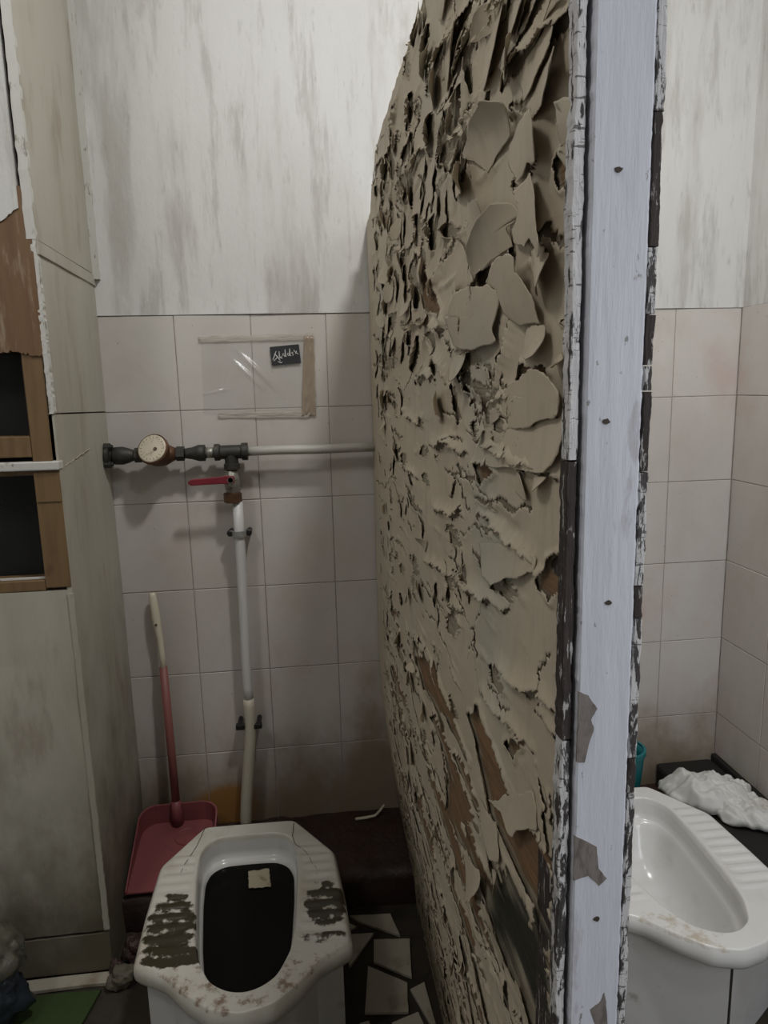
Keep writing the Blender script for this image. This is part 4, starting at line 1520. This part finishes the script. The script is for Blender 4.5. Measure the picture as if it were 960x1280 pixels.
tube(bm, [(.117, -.066, .150), (.1165, -.064, .205), (.116, -.062, .235)], [.018, .016, .013], 16)
obj('socket', bm, PINK, pan, smooth=True)
bm = B()
tube(bm, [(.1165, -.062, .215), (.113, -.052, .40), (.108, -.040, .632)], .0115, 16)
obj('handle_tube', bm, PINKTUBE, pan, smooth=True)
bm = B()
tube(bm, [(.1085, -.041, .60), (.1065, -.037, .67), (.1045, -.034, .715), (.100, -.030, .742), (.097, -.028, .775), (.094, -.026, .81), (.092, -.025, .838), (.0915, -.025, .845)],
     [.0085, .0085, .0085, .0105, .0125, .0115, .0095, .006], 16)
g_ = obj('grip', bm, CREAM, pan, smooth=True)
g_['label'] = 'cream plastic grip'
bm = B()
lathe(bm, [(0, .0035), (.002, .0035)], (.0985, -.0405, .757), (0, -1, 0), 10)
obj('hanging_hole', bm, DIALINK, g_)

# ------------------------------------------------------------------ clear pouch on the tiles
pouch = empty('plastic_pouch', (.41, -.003, 1.32), 'clear plastic pouch taped flat on the back wall tiles', 'plastic pouch')
bm = B()
def wr(u, v, p):
    h = -.0012 - .0016 * max(0, fbm(u * 2.2 + v * 1.2, v * 2.5, 1))
    for (cu, cv, a, w, amp) in ((.42, .52, -.95, .020, .0060), (.49, .60, -.95, .018, .0050), (.55, .50, -1.0, .020, .0045), (.12, .3, .3, .02, .002), (.22, .45, 1.3, .014, .002)):
        du, dv = u - cu, v - cv
        t = du * math.cos(a) + dv * math.sin(a)
        s = -du * math.sin(a) + dv * math.cos(a)
        h -= amp * math.exp(-(s / w) ** 2 - (t / .26) ** 2)
    return (0, h, 0)
sheet(bm, [(.262, -.001, 1.33), (.556, -.001, 1.318), (.556, -.001, 1.530), (.268, -.001, 1.528)], 70, wr, .0003)
obj('film', bm, POUCHFILM, pouch, mod='open')
def tape(name, c, m, amp, seed, n=26, sub=None):
    bm = B()
    sheet(bm, c, n, lambda u, v, p: (.0015 * fbm(u * 9, v * 9, seed + 4), -.0022 - amp * abs(fbm(p.x * 60, p.z * 60, seed)), .0015 * fbm(u * 9, v * 9, seed)), .0002)
    o = obj(name, bm, m, pouch, mod='open')
    md = o.modifiers.new('thick', 'SOLIDIFY')
    md.thickness = .0003
tape('tape_strip', [(.262, -.001, 1.518), (.565, -.001, 1.520), (.566, -.001, 1.537), (.262, -.001, 1.534)], TAPE, .002, 1)
tape('tape_strip', [(.524, -.001, 1.318), (.564, -.001, 1.316), (.567, -.001, 1.531), (.540, -.001, 1.531)], OLDTAPE, .005, 5)
tape('tape_strip', [(.30, -.001, 1.318), (.545, -.001, 1.312), (.562, -.001, 1.334), (.30, -.001, 1.331)], TAPE, .002, 9)
card = empty('paper_label', (.489, -.006, 1.46), 'small dark label with white handwriting inside the clear pouch', 'label')
def cardpt(u, v):
    return (.4475 + .078 * u + .004 * (1 - v), 1.4535 + .006 * u + .0495 * v)
bm = B()
prism(bm, [cardpt(0, 0), cardpt(1, 0), cardpt(1, 1), cardpt(0, 1)], 1, -.0058, -.0048)
obj('card', bm, CARD, card)
bm = B()
strokes = [[(.05, .30), (.14, .55), (.20, .75)], [(.13, .62), (.22, .45), (.30, .22)], [(.30, .72), (.29, .45), (.33, .38), (.38, .46)],
           [(.44, .60), (.41, .50), (.46, .42), (.50, .55), (.51, .80)], [(.51, .80), (.50, .42), (.54, .40)], [(.60, .60), (.57, .50), (.61, .43), (.65, .56), (.67, .82)],
           [(.67, .82), (.66, .44), (.70, .42)], [(.78, .62), (.72, .58), (.77, .50), (.74, .42)], [(.80, .72), (.88, .55), (.95, .48)], [(.08, .24), (.20, .40), (.40, .34)], [(.90, .66), (.84, .50)], [(.22, .20), (.32, .10), (.36, .16)]]
for s in strokes:
    pp = [Vector((cardpt(u, v)[0], -.0062, cardpt(u, v)[1])) for u, v in s]
    tube(bm, pp, [.0011] + [.0016] * (len(pp) - 2) + [.0009], 6)
obj('script', bm, CHALK, card)['label'] = 'white handwriting'

# ------------------------------------------------------------------ floor litter
SH = [
 ('square beige tile piece with slanted lower edge, beside the left toilet', [(.647, -.400), (.738, -.410), (.725, -.528), (.640, -.469)]),
 ('largest beige tile piece on the floor, stained, nearest the left toilet front', [(.625, -.480), (.712, -.541), (.703, -.619), (.606, -.607)]),
 ('dusty triangular tile piece lying against the dark floor step', [(.592, -.310), (.700, -.318), (.715, -.396), (.615, -.334)]),
 ('pointed brown tile piece tucked under the left toilet side', [(.575, -.374), (.650, -.378), (.580, -.478)]),
 ('palest grey tile piece on the floor touching the partition foot', [(.716, -.560), (.752, -.545), (.758, -.655), (.748, -.662)]),
 ('tile piece cut by the bottom of the picture near the partition', [(.664, -.640), (.724, -.622), (.745, -.70), (.645, -.69)]),
 ('small tile chip at the bottom beside the toilet skirt', [(.592, -.632), (.613, -.628), (.622, -.69), (.58, -.68)]),
 ('tiny brown tile chip between toilet rim and floor step', [(.575, -.325), (.606, -.350), (.578, -.366)]),
]
for lb, q in SH:
    bm = B()
    pts = []
    for i in range(len(q)):
        a, b = q[i], q[(i + 1) % len(q)]
        for k in range(5):
            t = k / 5
            x, y = a[0] + (b[0] - a[0]) * t, a[1] + (b[1] - a[1]) * t
            pts.append((x + .0009 * fbm(x * 200, y * 200, 3), y + .0009 * fbm(x * 200, y * 200, 8)))
    prism(bm, pts, 2, .002, .0095, 0, .0008)
    cxm = sum(p[0] for p in q) / len(q)
    cym = sum(p[1] for p in q) / len(q)
    tag(obj('tile_shard', bm, SHARD, loc=(cxm, cym, .002)), lb, 'tile piece', 'broken tile pieces on the floor')
bm = B()
tube(bm, [(.630, -.060, .122), (.662, -.056, .121), (.690, -.052, .122), (.706, -.034, .124), (.722, -.014, .130)], [.004, .0045, .004, .004, .003], 6)
tag(obj('plastic_splinter', bm, CREAM), 'bent whitish splinter on the dark floor by the back wall corner', 'splinter')

def lump(bm, c, r, seed, rough=.35, sub=3, sharp=1.):
    g = bmesh.ops.create_icosphere(bm, subdivisions=sub, radius=1.)
    for v in g['verts']:
        n = v.co.normalized()
        k = 1 + rough * fbm(n.x * 1.3 * sharp, n.y * 1.3 * sharp, n.z * 1.3 * sharp + seed) + .3 * rough * fbm(n.x * 5, n.y * 5, n.z * 5 + seed)
        v.co = Vector((c[0] + n.x * r[0] * k, c[1] + n.y * r[1] * k, max(c[2] - r[2] * .95, c[2] + n.z * r[2] * k)))
for c, r, s, lb in (((.040, -.445, .026), (.030, .026, .028), 1., 'pale grey rubble chunk between left toilet and wall corner'),
                    ((.050, -.365, .030), (.026, .030, .032), 4., 'brown rubble lump behind the pale chunk beside the left toilet'),
                    ((.020, -.412, .022), (.018, .014, .023), 8., 'small dark rubble lump at the foot of the left wall corner')):
    bm = B()
    lump(bm, c, r, s)
    tag(obj('rubble_chunk', bm, MUD if s > 3 else RUBBLE, loc=(c[0], c[1], .0)), lb, 'rubble', 'rubble beside the left toilet')
bm = B()
prism(bm, [(-.30, -.446), (-.18, -.443), (-.05, -.440), (.014, -.442), (.028, -.420), (.012, -.408), (-.10, -.407), (-.30, -.410)], 2, .001, .011, 0, .0012)
tag(obj('tile_strip', bm, SHARD, loc=(-.13, -.425, .0)), 'dusty pale tile strip on the floor along the window wall foot', 'tile strip')
bm = B()
pts = [(-.34, -.80), (-.075, -.80), (-.005, -.458), (-.10, -.455), (-.34, -.458)]
prism(bm, pts, 2, .001, .010, 0, .002)
tag(obj('floor_mat', bm, GREENMAT, loc=(-.17, -.62, .0)), 'green floor mat lying below the window wall at lower left', 'mat')

rub = empty('rubbish_bag', (-.235, -.53, .0), 'dark rubbish bag with cloudy plastic top at lower left', 'rubbish bag')
bm = B()
lump(bm, (-.240, -.535, .085), (.095, .075, .088), 3., .28, 4, 1.6)
obj('bag_body', bm, NAVY, rub, smooth=True)
bm = B()
lump(bm, (-.205, -.530, .190), (.068, .06, .060), 12., .30, 4, 1.4)
obj('crumpled_top', bm, CLEARWASTE, rub, smooth=True)['label'] = 'cloudy crumpled plastic'

# white crumpled bag behind the right toilet, teal cup
bag = empty('plastic_bag', (1.66, -.25, .186), 'crumpled white plastic bag on the dark ledge behind the right toilet', 'plastic bag')
def bag_sheet(c, rx, ry, rot, hump, seed, z0):
    bm = B()
    NR, NA = 30, 110
    cr, sr = math.cos(rot), math.sin(rot)
    rings = []
    for i in range(NR + 1):
        rg = []
        for k in range(NA):
            t = 2 * PI * k / NA
            r = (.02 + .98 * i / NR)
            e = 1 + .22 * noise.noise(Vector((math.cos(t) * 1.6 + seed, math.sin(t) * 1.6, 0))) + .08 * noise.noise(Vector((math.cos(t) * 5 + seed, math.sin(t) * 5, 2)))
            u, v = r * e * math.cos(t), r * e * math.sin(t)
            q = Vector((u * 1.25 + seed, v * 1.7, seed * .3))
            f1 = 1 - 2.2 * abs(noise.noise(q))
            f2 = 1 - 2.2 * abs(noise.noise(q * 2.3 + Vector((3, 1, 7))))
            z = hump * (max(0, 1 - r ** 2.6) ** .8) * (.78 + .22 * f1) + .016 * f1 * r + .009 * f2 + .004 * noise.noise(q * 7)
            if i == NR:
                z *= .35
            x, y = c[0] + rx * u * cr - ry * v * sr, c[1] + rx * u * sr + ry * v * cr
            rg.append(bm.verts.new((min(x, XR - .014), min(y, -.01), max(z0, z0 + .004 + z))))
        rings.append(rg)
    for i in range(NR):
        for k in range(NA):
            f = bm.faces.new((rings[i][k], rings[i][(k + 1) % NA], rings[i + 1][(k + 1) % NA], rings[i + 1][k]))
            f.smooth = True
    bm.faces.new(rings[0])
    o = obj('crumpled_sheet', bm, BAGWHITE, bag, mod='open')
    md = o.modifiers.new('thick', 'SOLIDIFY')
    md.thickness = .0012
bag_sheet((1.640, -.220), .125, .085, -.75, .066, 2.4, .187)
bag_sheet((1.695, -.300), .105, .070, -.95, .040, 8.1, .187)
bag_sheet((1.705, -.205), .070, .055, -.4, .036, 5.7, .187)
cup = empty('teal_cup', (1.452, -.085, SLAB), 'teal plastic cup half hidden by the partition post, behind right toilet', 'cup')
bm = B()
lathe(bm, [(0, .042), (.004, .046), (.150, .058), (.176, .060), (.176, .056), (.150, .054), (.010, .040)], (1.452, -.085, SLAB + .004), (0, 0, 1), 32, cap=True)
obj('cup_wall', bm, TEAL, cup, smooth=True)
bm = B()
lathe(bm, [(.168, .059), (.168, .0635), (.182, .0635), (.182, .056)], (1.452, -.085, SLAB + .004), (0, 0, 1), 32, cap=False)
obj('cup_rim', bm, TEAL, cup)

# ------------------------------------------------------------------ light and camera
def area(name, loc, target, size, energy, col):
    l = bpy.data.lights.new(name, 'AREA')
    l.shape = 'RECTANGLE'
    l.size, l.size_y = size
    l.energy = energy
    l.color = col
    o = bpy.data.objects.new(name, l)
    o.location = loc
    o.rotation_euler = (Vector(target) - Vector(loc)).to_track_quat('-Z', 'Y').to_euler()
    put(o)
    return o
area('ceiling_lamp', (.95, -1.08, 2.93), (.95, -1.08, 0), (.14, .14), 18.5, (1., .98, .95))
area('left_fill_light', (-.50, -1.75, 2.85), (.72, -1.0, 1.7), (.35, .35), 8, (1., .97, .93))  # added fill, stands in for bounced light on the partition's left face
area('front_fill_light', (1.30, -2.02, 2.90), (.9, -1.3, 1.2), (.25, .25), 6, (.93, .96, 1.))  # added cool fill without a fixture, brightens the post's cover board
area('side_fill_light', (1.70, -2.55, 1.35), (1.0, -.9, .4), (.40, 1.1), 11, (.90, .94, 1.))  # added fill, no doorway is built; lifts the right toilet's front
w = bpy.data.worlds.new('world')
bpy.context.scene.world = w
w.use_nodes = True
w.node_tree.nodes['Background'].inputs[0].default_value = (.01, .01, .01, 1)

cam = bpy.data.cameras.new('camera')
co = bpy.data.objects.new('camera', cam)
put(co)
cam.sensor_fit = 'HORIZONTAL'
cam.sensor_width = 36.
cam.lens = 873.979 / 960 * 36
cam.clip_start = .02
yaw, pitch, roll = math.radians(6.42753), math.radians(10.18474), math.radians(1.43217)
fwd = Vector((math.sin(yaw) * math.cos(pitch), math.cos(yaw) * math.cos(pitch), -math.sin(pitch)))
right = Vector((math.cos(yaw), -math.sin(yaw), 0))
down = fwd.cross(right)
r2 = math.cos(roll) * right + math.sin(roll) * down
d2 = -math.sin(roll) * right + math.cos(roll) * down
co.matrix_world = Matrix(((r2.x, -d2.x, -fwd.x, .5258), (r2.y, -d2.y, -fwd.y, -1.9535), (r2.z, -d2.z, -fwd.z, Z0 - .1985), (0, 0, 0, 1)))
sc = bpy.context.scene
sc.camera = co
sc.view_settings.view_transform = 'Standard'
sc.view_settings.look = 'None'
sc.view_settings.gamma = 1.
sc.view_settings.use_curve_mapping = False
sc.view_settings.exposure = 0.
